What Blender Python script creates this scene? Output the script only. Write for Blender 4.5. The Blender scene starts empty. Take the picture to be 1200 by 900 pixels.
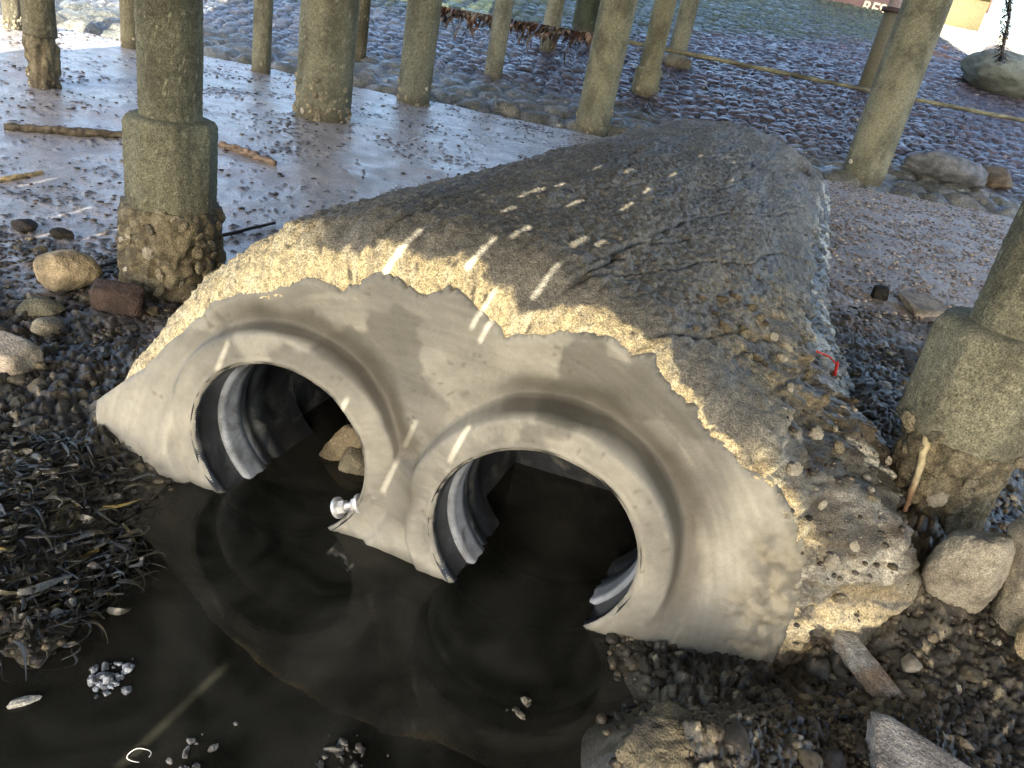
import bpy, bmesh, math, random
import numpy as np
from mathutils import Vector, Matrix, geometry

# ------------------------------------------------------------------ camera, sky, sun, exposure
random.seed(7)
rng = np.random.default_rng(7)
S = bpy.context.scene
COL = S.collection
F = 900.; TH = math.radians(25.5); RO = math.atan(.2); CH = 1.6
fw = np.array([0, math.cos(TH), -math.sin(TH)])
R0 = np.array([1., 0, 0]); D0 = np.array([0, -math.sin(TH), -math.cos(TH)])
rt = math.cos(RO)*R0 - math.sin(RO)*D0
dn = math.cos(RO)*D0 + math.sin(RO)*R0
CP = np.array([0, 0, CH])
cam = bpy.data.cameras.new('camera'); camo = bpy.data.objects.new('camera', cam); COL.objects.link(camo)
cam.sensor_width = 36; cam.lens = 27.0; cam.clip_start = .05; cam.clip_end = 2000
camo.matrix_world = Matrix(((rt[0], -dn[0], -fw[0], 0), (rt[1], -dn[1], -fw[1], 0), (rt[2], -dn[2], -fw[2], CH), (0, 0, 0, 1)))
S.camera = camo

SUN = np.array([-.16, -.985, .53]); SUN = SUN/np.linalg.norm(SUN)
ELEV = math.asin(SUN[2])
W = bpy.data.worlds.new('World'); S.world = W; W.use_nodes = True
nt = W.node_tree; bg = nt.nodes['Background']
sky = nt.nodes.new('ShaderNodeTexSky'); sky.sky_type = 'NISHITA'; sky.sun_disc = False
sky.sun_elevation = ELEV; sky.sun_rotation = math.atan2(SUN[0], SUN[1])
sky.air_density = 1.0; sky.dust_density = 2.2; sky.ozone_density = 1.0
nt.links.new(sky.outputs[0], bg.inputs[0]); bg.inputs[1].default_value = .15
sl = bpy.data.lights.new('sun', 'SUN'); sl.energy = 4.2; sl.angle = math.radians(.2); sl.color = (1, .92, .75)
so = bpy.data.objects.new('sun', sl); COL.objects.link(so); so.location = (0, -5, 20)
so.rotation_euler = Vector(SUN).to_track_quat('Z', 'Y').to_euler()
S.view_settings.view_transform = 'Standard'; S.view_settings.look = 'None'
S.view_settings.gamma = 1.0; S.view_settings.use_curve_mapping = False
S.view_settings.exposure = 2.12
S.render.engine = 'CYCLES'; S.cycles.use_denoising = True
S.cycles.max_bounces = 8; S.cycles.diffuse_bounces = 5; S.cycles.glossy_bounces = 4
S.cycles.caustics_reflective = False; S.cycles.caustics_refractive = False
S.cycles.sample_clamp_indirect = 6

# ------------------------------------------------------------------ numeric helpers
_P = np.random.default_rng(3).permutation(512).astype(np.int64); _P = np.concatenate([_P, _P, _P])
_G = np.random.default_rng(4).normal(size=(512, 3)); _G /= np.linalg.norm(_G, axis=1)[:, None]
def perlin(x, y, z=0.):
    x, y, z = np.broadcast_arrays(np.asarray(x, float), np.asarray(y, float), np.asarray(z, float))
    xi = np.floor(x).astype(np.int64); yi = np.floor(y).astype(np.int64); zi = np.floor(z).astype(np.int64)
    xf, yf, zf = x-xi, y-yi, z-zi
    u, v, w = [t*t*t*(t*(t*6-15)+10) for t in (xf, yf, zf)]
    def g(a, b, c):
        h = _P[(_P[(_P[(xi+a) & 511]+yi+b) & 511]+zi+c) & 511]
        gr = _G[h]
        return gr[..., 0]*(xf-a)+gr[..., 1]*(yf-b)+gr[..., 2]*(zf-c)
    def lp(a, b, t): return a+(b-a)*t
    return 1.5*lp(lp(lp(g(0,0,0), g(1,0,0), u), lp(g(0,1,0), g(1,1,0), u), v),
              lp(lp(g(0,0,1), g(1,0,1), u), lp(g(0,1,1), g(1,1,1), u), v), w)
def fbm(x, y, z=0., o=4, r=.5):
    s = 0; a = 1.; f = 1.
    for i in range(o):
        s = s+a*perlin(np.asarray(x)*f+i*17.3, np.asarray(y)*f-i*9.1, np.asarray(z)*f+i*3.7); a *= r; f *= 2.03
    return s
def hash2(a, b, k=0):
    return _P[(_P[(_P[(a+k*31) & 511]+b) & 511]+k) & 511]/512.
def worley(x, y, jit=.9):
    """F1, F2 and a random value per cell"""
    x = np.asarray(x, float); y = np.asarray(y, float)
    xi = np.floor(x).astype(np.int64); yi = np.floor(y).astype(np.int64)
    f1 = np.full(x.shape, 9.); f2 = np.full(x.shape, 9.); idv = np.zeros(x.shape)
    for a in (-1, 0, 1):
        for b in (-1, 0, 1):
            ci, cj = xi+a, yi+b
            px = ci+.5+jit*(hash2(ci, cj, 1)-.5); py = cj+.5+jit*(hash2(ci, cj, 2)-.5)
            d = np.hypot(x-px, y-py)
            m = d < f1
            f2 = np.where(m, f1, np.minimum(f2, d)); idv = np.where(m, hash2(ci, cj, 3), idv); f1 = np.where(m, d, f1)
    return f1, f2, idv
def ss(x, a, b):
    t = np.clip((np.asarray(x, float)-a)/(b-a), 0, 1); return t*t*(3-2*t)
def mix(a, b, t):
    a = np.asarray(a, float); b = np.asarray(b, float); t = np.asarray(t, float)[..., None]
    return a*(1-t)+b*t
def ray(px, py):
    d = F*fw+(px-600)*rt+(py-450)*dn
    return d/np.linalg.norm(d)
def gz(px, py, z=0.):
    d = ray(px, py); return CP+(z-CH)/d[2]*d
def proj(p):
    v = np.array(p)-CP; k = F/v.dot(fw); return 600+k*v.dot(rt), 450+k*v.dot(dn)

# culvert frame: face plane through P0 with U along the face, A the axis of the culvert
P0 = np.array([-.93, 2.08, 0.]); U = np.array([.983, -.185, 0.]); U /= np.linalg.norm(U)
N = np.array([U[1], -U[0], 0.])            # outward, towards the pool
A = np.array([.292, .956, 0.]); A /= np.linalg.norm(A)
Z = np.array([0, 0, 1.])
def fuv(px, py, w=0.):
    d = ray(px, py); o = P0+w*N
    t = (o-CP).dot(N)/d.dot(N); q = CP+t*d-o
    return q.dot(U), q[2]
_M = np.linalg.inv(np.array([[U[0], A[0]], [U[1], A[1]]]))
def local(x, y):
    dx, dy = np.asarray(x)-P0[0], np.asarray(y)-P0[1]
    return _M[0, 0]*dx+_M[0, 1]*dy, _M[1, 0]*dx+_M[1, 1]*dy

POOL = np.array([(-1.05,2.03),(-1.06,1.91),(-1.08,1.73),(-1.0,1.56),(-.98,1.4),(-.98,1.28),(-1.2,1.2),(-1.5,1.0),(-1.5,.2),(.2,.1),(.42,.8),
                 (.38,1.1),(.37,1.31),(.39,1.41),(.47,1.46),(.53,1.55),(.45,1.66),(.42,1.74),(.6,1.9),(.8,2.9),(-.7,3.2),(-.95,2.3)])
def poly_sd(x, y, P):
    x = np.asarray(x, float); y = np.asarray(y, float)
    d = np.full(x.shape, 1e9); ins = np.zeros(x.shape, bool)
    n = len(P)
    for i in range(n):
        ax, ay = P[i]; bx, by = P[(i+1) % n]
        ex, ey = bx-ax, by-ay
        t = np.clip(((x-ax)*ex+(y-ay)*ey)/(ex*ex+ey*ey), 0, 1)
        d = np.minimum(d, np.hypot(x-ax-t*ex, y-ay-t*ey))
        c = ((ay > y) != (by > y)) & (x < (bx-ax)*(y-ay)/(by-ay+1e-12)+ax)
        ins ^= c
    return np.where(ins, -d, d)
SLY, SLZ, SLM, TOPY = 9.9, .45, .2, 24.5
def slope_h(x, y): return SLZ+SLM*(np.minimum(y, TOPY)-SLY)
def gh(x, y):
    """broad shape of the ground, without clods and pebbles"""
    x = np.asarray(x, float); y = np.asarray(y, float)
    u, t = local(x, y)
    dp = poly_sd(x, y, POOL) + .05*fbm(x*3, y*3, 1.)
    TL = .05+.08*ss(y, 1, 3)+.32*ss(y, 2.8, 7.5)
    TR = .17+.28*ss(y, 1.2, 6.5)
    T = TL+(TR-TL)*ss(u, .6, 1.5)
    T = T+.02*fbm(x*1.1, y*1.1, 3., 3)
    T = T - .16*ss(x-.35*(y-2), 1.75, 2.1)*ss(y, 1.2, 1.8)*(1-ss(y, 3.6, 4.6))
    T = T*(1-.9*np.exp(-(np.clip(-t-.02, 0, 9)/.22)**2)*ss(u, .9, 1.2)*(1-ss(u, 1.9, 2.3))*(t < .5))
    T = T+.16*np.exp(-((u-2.15)/.28)**2)*ss(t, .0, .5)*(1-ss(t, 1.2, 2.4))
    far = ss(y, SLY-.2, SLY+.3)
    T = T*(1-far)+far*(slope_h(x, y)-.12)
    h = T*ss(dp, -.02, .33)
    h = h-.13*ss(-dp, -.05, .3)
    mx, my = gz(790, 880, .1)[:2]
    h = h+.10*np.exp(-(((x-mx)/.16)**2+((y-my)/.14)**2))
    under = ss(u, -.15, 0)*(1-ss(u, 1.55, 1.75))*ss(t, .03, .15)*(1-ss(t, 1.2, 2.))
    return h*(1-under)-.2*under
def hit(px, py, lift=0.):
    d = ray(px, py); t = .8
    for k in range(4000):
        p = CP+t*d
        g = float(gh(p[0], p[1])) if p[1] < SLY+.2 else max(float(gh(p[0], p[1])), SLZ+SLM*(p[1]-SLY))
        if p[2] <= g+lift: return p
        t += max(.006, (p[2]-g-lift)*1.0)
    return p
def zat(X, Y, py):
    lo, hi = -1., 8.
    for k in range(40):
        m = (lo+hi)/2
        if proj((X, Y, m))[1] > py: lo = m
        else: hi = m
    return lo
def mpp(p): return np.dot(np.array(p)-CP, fw)/F      # metres per pixel at a point

# ------------------------------------------------------------------ materials
FINE = 1.0
def principled(name, col=(.2, .2, .2), rough=.6, attr=False, bumps=((30, .5, .01),), var=.0, varscale=8., spec=.5, metallic=0., coord='Object', stretch=None, rattr=False, fine=0., fscale=260.):
    m = bpy.data.materials.new(name); m.use_nodes = True
    n = m.node_tree.nodes; l = m.node_tree.links; b = n['Principled BSDF']
    tc = n.new('ShaderNodeTexCoord'); vec = tc.outputs[coord]
    if stretch:
        mp = n.new('ShaderNodeMapping'); mp.inputs['Scale'].default_value = stretch; l.new(vec, mp.inputs[0]); svec = mp.outputs[0]
    else: svec = vec
    if attr:
        a = n.new('ShaderNodeAttribute'); a.attribute_name = 'Col'; src = a.outputs['Color']
    else:
        a = n.new('ShaderNodeRGB'); a.outputs[0].default_value = (*col, 1); src = a.outputs[0]
    if var:
        nz = n.new('ShaderNodeTexNoise'); nz.inputs['Scale'].default_value = varscale; nz.inputs['Detail'].default_value = 6; nz.inputs['Roughness'].default_value = .65
        l.new(svec, nz.inputs['Vector'])
        mr = n.new('ShaderNodeMapRange'); mr.inputs['From Min'].default_value = .3; mr.inputs['From Max'].default_value = .7
        mr.inputs['To Min'].default_value = 1-var; mr.inputs['To Max'].default_value = 1+var; l.new(nz.outputs['Fac'], mr.inputs['Value'])
        vm = n.new('ShaderNodeVectorMath'); vm.operation = 'SCALE'; l.new(src, vm.inputs[0]); l.new(mr.outputs[0], vm.inputs['Scale']); src = vm.outputs[0]
    if fine:
        nz = n.new('ShaderNodeTexNoise'); nz.inputs['Scale'].default_value = fscale; nz.inputs['Detail'].default_value = 4; nz.inputs['Roughness'].default_value = .75
        l.new(vec, nz.inputs['Vector'])
        mr = n.new('ShaderNodeMapRange'); mr.inputs['From Min'].default_value = .36; mr.inputs['From Max'].default_value = .64
        mr.inputs['To Min'].default_value = 1-fine; mr.inputs['To Max'].default_value = 1+fine; l.new(nz.outputs['Fac'], mr.inputs['Value'])
        vm = n.new('ShaderNodeVectorMath'); vm.operation = 'SCALE'; l.new(src, vm.inputs[0]); l.new(mr.outputs[0], vm.inputs['Scale']); src = vm.outputs[0]
    l.new(src, b.inputs['Base Color'])
    b.inputs['Roughness'].default_value = rough; b.inputs['Metallic'].default_value = metallic
    b.inputs['Specular IOR Level'].default_value = spec
    if rattr:
        ra = n.new('ShaderNodeAttribute'); ra.attribute_name = 'Rgh'; l.new(ra.outputs['Fac'], b.inputs['Roughness'])
    prev = None
    for sc, st, di in bumps:
        nz = n.new('ShaderNodeTexNoise'); nz.inputs['Scale'].default_value = sc; nz.inputs['Detail'].default_value = 5
        l.new(svec, nz.inputs['Vector'])
        bu = n.new('ShaderNodeBump'); bu.inputs['Strength'].default_value = st; bu.inputs['Distance'].default_value = di
        l.new(nz.outputs['Fac'], bu.inputs['Height'])
        if prev: l.new(prev, bu.inputs['Normal'])
        prev = bu.outputs['Normal']
    if prev: l.new(prev, b.inputs['Normal'])
    return m
M_ground = principled('wet_ground', fine=.55, fscale=170, attr=True, rattr=True, var=.35, varscale=60, bumps=((140, .35, .004), (45, .3, .008)), spec=.8)
M_slope = principled('wet_setts', fine=.5, fscale=40, attr=True, rattr=True, var=.4, varscale=9, bumps=((22, .6, .03), (60, .5, .01)), spec=.7)
M_body = principled('weathered_concrete', fine=.6, fscale=190, attr=True, rattr=True, var=.45, varscale=55, bumps=((170, .8, .006), (50, .5, .01)), spec=.4)
M_mortar = principled('trowelled_mortar', fine=.10, fscale=300, attr=True, rattr=True, var=.08, varscale=9, stretch=(1, 1, 1), bumps=((9, .3, .02), (60, .3, .004), (300, .35, .0015)), spec=.35)
M_pile = principled('algae_concrete', fine=.6, fscale=170, attr=True, rough=.85, var=.35, varscale=45, bumps=((150, .9, .006), (45, .5, .008)), spec=.25)
M_oyster = principled('oyster', fine=.55, attr=True, rough=.6, var=.45, varscale=90, bumps=((120, .8, .006),), spec=.4)
M_stone = principled('rubble', fine=.5, attr=True, rattr=True, var=.4, varscale=50, bumps=((110, .7, .006), (35, .5, .01)), spec=.4)
M_rock = principled('rock', fine=.5, fscale=220, attr=True, rough=.8, var=.3, varscale=35, bumps=((120, .8, .006), (30, .5, .012)), spec=.3)
M_rubber = principled('black_rubber', col=(.018, .021, .026), rough=.33, var=.5, varscale=14, bumps=((25, .3, .01),), spec=.5)
def scuff(m, col, a, b, sc):
    n = m.node_tree.nodes; l = m.node_tree.links; bs = n['Principled BSDF']; src = bs.inputs['Base Color'].links[0].from_socket
    tc = n.new('ShaderNodeTexCoord'); nz = n.new('ShaderNodeTexNoise'); nz.inputs['Scale'].default_value = sc; nz.inputs['Detail'].default_value = 8; nz.inputs['Roughness'].default_value = .7; nz.inputs['Distortion'].default_value = .6
    l.new(tc.outputs['Object'], nz.inputs['Vector'])
    mr = n.new('ShaderNodeMapRange'); mr.inputs['From Min'].default_value = a; mr.inputs['From Max'].default_value = b; l.new(nz.outputs['Fac'], mr.inputs['Value'])
    mx = n.new('ShaderNodeMixRGB'); l.new(mr.outputs[0], mx.inputs[0]); l.new(src, mx.inputs[1]); mx.inputs[2].default_value = (*col, 1); l.new(mx.outputs[0], bs.inputs['Base Color'])
scuff(M_rubber, (.17, .17, .15), .50, .72, 6.)
M_seal = principled('grey_seal_band', col=(.30, .32, .35), rough=.45, var=.45, varscale=11, bumps=((40, .25, .005),), spec=.5)
scuff(M_seal, (.09, .09, .08), .52, .70, 9.)
M_weed = principled('seaweed', attr=True, rough=.36, var=.4, varscale=70, bumps=((120, .5, .004),), spec=.7)
M_wood = principled('driftwood', attr=True, rough=.8, var=.4, varscale=30, bumps=((60, .8, .008),))
M_deck = principled('deck_boards', col=(.16, .14, .11), rough=.9, var=.3, varscale=6, bumps=())
M_steel = principled('zinc_plated_steel', col=(.75, .75, .74), rough=.45, metallic=.6, bumps=())
M_red = principled('red_plastic', col=(.6, .03, .02), rough=.4, bumps=())
M_white = principled('white_paint', col=(.75, .72, .66), rough=.6, var=.15, bumps=())

def water_material():
    m = bpy.data.materials.new('murky_water'); m.use_nodes = True
    n = m.node_tree.nodes; l = m.node_tree.links; n.clear()
    out = n.new('ShaderNodeOutputMaterial'); mx = n.new('ShaderNodeMixShader')
    fr = n.new('ShaderNodeFresnel'); fr.inputs['IOR'].default_value = 1.33
    gl = n.new('ShaderNodeBsdfGlossy'); gl.inputs['Roughness'].default_value = .02
    mb = n.new('ShaderNodeMixShader'); mb.inputs[0].default_value = .55
    tr = n.new('ShaderNodeBsdfTransparent'); tr.inputs['Color'].default_value = (.40, .38, .29, 1)
    df = n.new('ShaderNodeBsdfDiffuse')
    tc = n.new('ShaderNodeTexCoord')
    nz = n.new('ShaderNodeTexNoise'); nz.inputs['Scale'].default_value = 2.6; nz.inputs['Detail'].default_value = 9; nz.inputs['Roughness'].default_value = .62; nz.inputs['Distortion'].default_value = 1.2
    l.new(tc.outputs['Object'], nz.inputs['Vector'])
    cr = n.new('ShaderNodeValToRGB'); cr.color_ramp.elements[0].position = .4; cr.color_ramp.elements[1].position = .78
    cr.color_ramp.elements[0].color = (.015, .0155, .012, 1); cr.color_ramp.elements[1].color = (.085, .083, .066, 1)
    l.new(nz.outputs['Fac'], cr.inputs[0]); l.new(cr.outputs[0], df.inputs['Color'])
    l.new(df.outputs[0], mb.inputs[2]); l.new(tr.outputs[0], mb.inputs[1])
    n2 = n.new('ShaderNodeTexNoise'); n2.inputs['Scale'].default_value = 5; n2.inputs['Detail'].default_value = 2
    l.new(tc.outputs['Object'], n2.inputs['Vector'])
    bu = n.new('ShaderNodeBump'); bu.inputs['Strength'].default_value = .06; bu.inputs['Distance'].default_value = .01
    l.new(n2.outputs['Fac'], bu.inputs['Height']); l.new(bu.outputs[0], gl.inputs['Normal']); l.new(bu.outputs[0], fr.inputs['Normal'])
    l.new(fr.outputs[0], mx.inputs[0]); l.new(mb.outputs[0], mx.inputs[1]); l.new(gl.outputs[0], mx.inputs[2]); l.new(mx.outputs[0], out.inputs[0])
    return m
M_water = water_material()

# ------------------------------------------------------------------ object helpers
def set_attr(me, col=None, rgh=None):
    nv = len(me.vertices)
    if col is not None:
        c = np.ones((nv, 4), np.float32); c[:, :3] = np.clip(np.asarray(col, np.float32).reshape(-1, 3) if np.ndim(col) > 1 else np.asarray(col, np.float32), 0, 1)
        a = me.color_attributes.new('Col', 'FLOAT_COLOR', 'POINT'); a.data.foreach_set('color', c.ravel())
    if rgh is not None:
        r = np.full(nv, rgh, np.float32) if np.ndim(rgh) == 0 else np.asarray(rgh, np.float32).ravel()
        a = me.attributes.new('Rgh', 'FLOAT', 'POINT'); a.data.foreach_set('value', r)
def raw_mesh(name, V, Fc, mat, col=None, rgh=None, smooth=True):
    """V (n,3); Fc (m,k) int, k = 3 or 4, or list of such arrays"""
    V = np.asarray(V, np.float32)
    Fs = Fc if isinstance(Fc, list) else [Fc]
    me = bpy.data.meshes.new(name)
    me.vertices.add(len(V)); me.vertices.foreach_set('co', V.ravel())
    nl = sum(f.size for f in Fs); nf = sum(len(f) for f in Fs)
    me.loops.add(nl); me.loops.foreach_set('vertex_index', np.concatenate([f.ravel() for f in Fs]).astype(np.int32))
    me.polygons.add(nf)
    tot = np.concatenate([np.full(len(f), f.shape[1]) for f in Fs])
    me.polygons.foreach_set('loop_start', np.concatenate([[0], np.cumsum(tot)[:-1]]).astype(np.int32))
    me.update(calc_edges=True)
    if smooth: me.polygons.foreach_set('use_smooth', np.ones(nf, bool))
    set_attr(me, col, rgh)
    me.materials.append(mat)
    return me
def grid_faces(n, m, wrap=False, flip=False):
    i = np.arange(n-1)[:, None]; j = np.arange(m if wrap else m-1)[None, :]
    a = i*m+j; b = i*m+(j+1) % m; c = (i+1)*m+(j+1) % m; d = (i+1)*m+j
    f = np.stack([a, b, c, d], -1).reshape(-1, 4)
    return f[:, ::-1] if flip else f
def link(name, me, parent=None, loc=None):
    o = bpy.data.objects.new(name, me); COL.objects.link(o)
    if parent: o.parent = parent
    if loc is not None: o.location = loc
    return o
def tag(o, label=None, cat=None, group=None, kind=None):
    if label: o['label'] = label
    if cat: o['category'] = cat
    if group: o['group'] = group
    if kind: o['kind'] = kind
    return o
def empty(name, loc, label, cat, group=None, rz=0.):
    o = bpy.data.objects.new(name, None); COL.objects.link(o); o.location = loc; o.rotation_euler = (0, 0, rz); o.empty_display_size = .1
    return tag(o, label, cat, group)
_ico = {}
def ico(l):
    if l not in _ico:
        bm = bmesh.new(); bmesh.ops.create_icosphere(bm, subdivisions=l, radius=1)
        _ico[l] = (np.array([v.co[:] for v in bm.verts]), np.array([[v.index for v in f.verts] for f in bm.faces])); bm.free()
    return _ico[l]
def rock_verts(level, dims, seed, facets=14, power=9, rough=.06, box=0):
    """a faceted stone: rounded intersection of random half spaces, roughened"""
    D, Fc = ico(level)
    r = np.random.default_rng(seed)
    n = r.normal(size=(facets, 3)); n /= np.linalg.norm(n, axis=1)[:, None]; h = r.uniform(.75, 1.05, facets)
    if box:
        b = np.array([(1,0,0),(-1,0,0),(0,1,0),(0,-1,0),(0,0,1),(0,0,-1)], float)+r.normal(size=(6, 3))*.09
        b /= np.linalg.norm(b, axis=1)[:, None]; n = np.concatenate([n, b]); h = np.concatenate([h*1.25, np.full(6, .8)])
    q = np.clip(D@n.T, 0, None)/h
    rad = 1/((np.sum(q**power, 1)+(1/1.3)**power)**(1/power))
    V = D*rad[:, None]
    s = seed*7.7
    V = V*(1+rough*fbm(V[:, 0]*1.6+s, V[:, 1]*1.6, V[:, 2]*1.6, 3)+rough*.5*fbm(V[:, 0]*7+s, V[:, 1]*7, V[:, 2]*7, 3))[:, None]
    return V*np.array(dims), Fc
def make_rock(name, label, cat, loc, dims, rot=(0, 0, 0), seed=1, col=(.25, .22, .17), col2=None, level=5, group=None, mat=None, wet=None, **k):
    V, Fc = rock_verts(level, dims, seed, **k)
    c2 = col2 if col2 is not None else [q*.55 for q in col]
    t = ss(fbm(V[:, 0]*9+seed, V[:, 1]*9, V[:, 2]*9, 4), -.35, .45)
    c = mix(col, c2, t)
    o = link(name, raw_mesh(name, V, Fc, mat or M_rock, c, .8), None, loc)
    o.rotation_euler = [math.radians(a) for a in rot]
    return tag(o, label, cat, group)
def tube(pts, rad, seg=12, seed=0, rough=.0, jag=0.):
    """rounded tube along points; rad scalar or list"""
    pts = np.asarray(pts, float); n = len(pts)
    rad = np.full(n, rad) if np.ndim(rad) == 0 else np.asarray(rad, float)
    T = np.gradient(pts, axis=0); T /= np.linalg.norm(T, axis=1)[:, None]
    up = np.array([0, 0, 1.]) if abs(T[0][2]) < .9 else np.array([1., 0, 0])
    X = np.cross(T, up); X /= np.linalg.norm(X, axis=1)[:, None]; Y = np.cross(X, T)
    a = np.linspace(0, 2*math.pi, seg, endpoint=False)
    V = pts[:, None]+rad[:, None, None]*(np.cos(a)[None, :, None]*X[:, None]+np.sin(a)[None, :, None]*Y[:, None])
    if rough:
        dV = V-pts[:, None]
        V = pts[:, None]+dV*(1+rough*fbm(V[..., 0]*25+seed, V[..., 1]*25, V[..., 2]*25, 3))[..., None]
    V = V.reshape(-1, 3); Fc = grid_faces(n, seg, True)
    V = np.concatenate([V, pts[:1], pts[-1:]]); k = n*seg
    j = np.arange(seg)
    c1 = np.stack([np.full(seg, k), (j+1) % seg, j], 1); c2 = np.stack([np.full(seg, k+1), (n-1)*seg+j, (n-1)*seg+(j+1) % seg], 1)
    return V, [Fc, c1, c2]
def resample(P, n):
    P = np.asarray(P, float); d = np.concatenate([[0], np.cumsum(np.linalg.norm(np.diff(P, axis=0), axis=1))])
    s = np.linspace(0, d[-1], n); return np.stack([np.interp(s, d, P[:, k]) for k in range(P.shape[1])], 1)
def box_verts(x0, x1, y0, y1, z0, z1):
    V = np.array([(x, y, z) for x in (x0, x1) for y in (y0, y1) for z in (z0, z1)], float)
    Fq = np.array([(0,1,3,2),(4,6,7,5),(0,4,5,1),(2,3,7,6),(0,2,6,4),(1,5,7,3)])
    return V, Fq
def merge(parts):
    Vs, Fs, o = [], {}, 0
    for V, Fc in parts:
        for f in (Fc if isinstance(Fc, list) else [Fc]):
            Fs.setdefault(f.shape[1], []).append(f+o)
        Vs.append(V); o += len(V)
    return np.concatenate(Vs), [np.concatenate(v) for v in Fs.values()]

# ------------------------------------------------------------------ ground sheet (polar rings, dense in front)
def zones(x, y):
    """masks: smooth mud flat (left), loose rubble (right), shell gravel (right, behind)"""
    u, t = local(x, y)
    nz = .25*fbm(x*1.7, y*1.7, 5., 3)
    left = 1-ss(u, .5, 1.2)
    flat = left*ss(y+nz+.30*(x+2), 2.75, 3.35)
    gravel = (1-left)*ss(y+nz*1.5, 3.9, 4.8)
    return left, flat, gravel
def build_ground():
    az = np.concatenate([np.arange(-180, -62, 3.), np.arange(-62, 62, .145), np.arange(62, 180, 3.)])
    az = np.radians(az)
    r = [.0]; v = .55
    while v < 14: r.append(v); v *= 1.0047
    while v < 500: r.append(v); v *= 1.06
    r = np.array(r)
    Rr, Az = np.meshgrid(r, az, indexing='ij')
    X = Rr*np.sin(Az); Y = Rr*np.cos(Az)
    H = gh(X, Y)
    left, flat, gravel = zones(X, Y)
    near = (1-ss(Rr, 11, 15))
    dp = poly_sd(X, Y, POOL)
    dry = ss(dp, -.02, .12)
    # clods
    wx = X+.03*fbm(X*6, Y*6, 2., 2); wy = Y+.03*fbm(X*6, Y*6, 7., 2)
    f1, f2, idv = worley(wx/.055, wy/.055); b1 = ss(f2-f1, .0, .35)*(.2+1.2*idv)*(.8+.5*perlin(X*30, Y*30, idv*9))
    g1, g2, idg = worley(wx/.022, wy/.022); b2 = ss(g2-g1, .0, .35)*(.2+1.2*idg)+.5*fbm(X*70, Y*70, 3., 2)
    rub = (1-flat)*(1-gravel)
    H = H+near*dry*rub*((.004+.016*ss(fbm(X*2,Y*2,61.,3),-.3,.4))*b1+.009*b2+.02*fbm(X*4, Y*4, 9., 5)+.012*(1-np.abs(fbm(X*13, Y*13, 62., 4))*2))
    H = H+near*(1-dry)*(.006*fbm(X*6, Y*6, 9., 4))
    H = H+near*gravel*(.006*b2+.012*fbm(X*3, Y*3, 9., 4))
    # mud flat: soft ripples plus scattered crumbs lying on it
    dens = fbm(X*1.1, Y*1.6, 11., 4)
    rip = perlin(X*2.2+.6*fbm(X, Y, 1.), Y*7, 3.)
    crumb = ss(fbm(X*16, Y*22, 4., 3)+.55*dens+.28*(1-ss(Y, 3.2, 5.5)), .45, .75)*flat
    H = H+near*flat*(.005*fbm(X*3, Y*4, 2., 4)+.0035*rip+.012*crumb)
    # colours (albedo)
    n1 = fbm(X*5, Y*5, 21., 5); n2 = fbm(X*22, Y*22, 31., 3)
    c_r = mix((.022, .019, .014), (.10, .085, .058), ss(n1*.7+n2*.6+.5*(b1-.5), -.4, .9))
    spk = (hash2(np.floor(wx/.022).astype(int), np.floor(wy/.022).astype(int), 5) > .93)&(idg > .5)
    c_r = c_r*(.55+.9*idv)[..., None]*(.6+.8*idg)[..., None]
    c_r = mix(c_r, (.02, .017, .013), (1-ss(f2-f1, .0, .14))*.8)
    c_r = mix(c_r, (.34, .29, .19), spk*.7)
    c_f = mix((.37, .345, .345), (.27, .252, .25), ss(n1, -.3, .6))
    c_f = mix(c_f, (.035, .028, .02), crumb)
    c_f = mix(c_f, (.26, .21, .13), ((n2 > .62)*(crumb < .5))*.6)
    c_g = mix((.22, .19, .17), (.40, .35, .31), ss(n2+.5*(idg-.5), -.4, .6))
    c = mix(c_r, c_f, flat); c = mix(c, c_g, gravel*(1-flat))
    c_u = mix((.055, .047, .032), (.10, .088, .06), ss(fbm(X*3.5, Y*3.5, 41., 5), -.3, .5))
    c_u = mix(c_u, (.02, .017, .012), ss(fbm(X*11, Y*14, 43., 3), .3, .6))
    c = mix(c, c_u, 1-dry)
    behind = ss(-Y, 2.5, 4.)
    c = mix(c, (.36, .335, .28), behind)
    beach = ss(Y, 13, 14)*ss(X, 9, 10)+0*X
    c = mix(c, (.5, .43, .30), beach)
    wet = ss(fbm(X*2.5, Y*2.5, 51., 3), -.3, .3)
    rg = .50+.30*wet*rub
    rg = rg*(1-flat)+flat*(.27+.10*ss(n1, -.3, .5)+.4*crumb)
    rg = rg*(1-gravel)+gravel*.6
    rg = np.where(behind > .5, .9, rg); rg = np.where(beach > .5, .9, rg)
    n, m = X.shape
    V = np.stack([X, Y, H], -1).reshape(-1, 3)
    o = link('ground', raw_mesh('ground', V, grid_faces(n, m, True, True), M_ground, c.reshape(-1, 3), rg))
    return tag(o, kind='structure')
build_ground()

# water of the pool
Vw = [(-1.9, -.6, 0), (1.0, -.6, 0), (1.0, 3.1, 0), (-1.25, 3.1, 0), (-1.9, 1.6, 0)]
me = bpy.data.meshes.new('pool_water'); me.from_pydata(Vw, [], [list(range(5))]); me.materials.append(M_water)
tag(link('pool_water', me), kind='structure')

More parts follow.
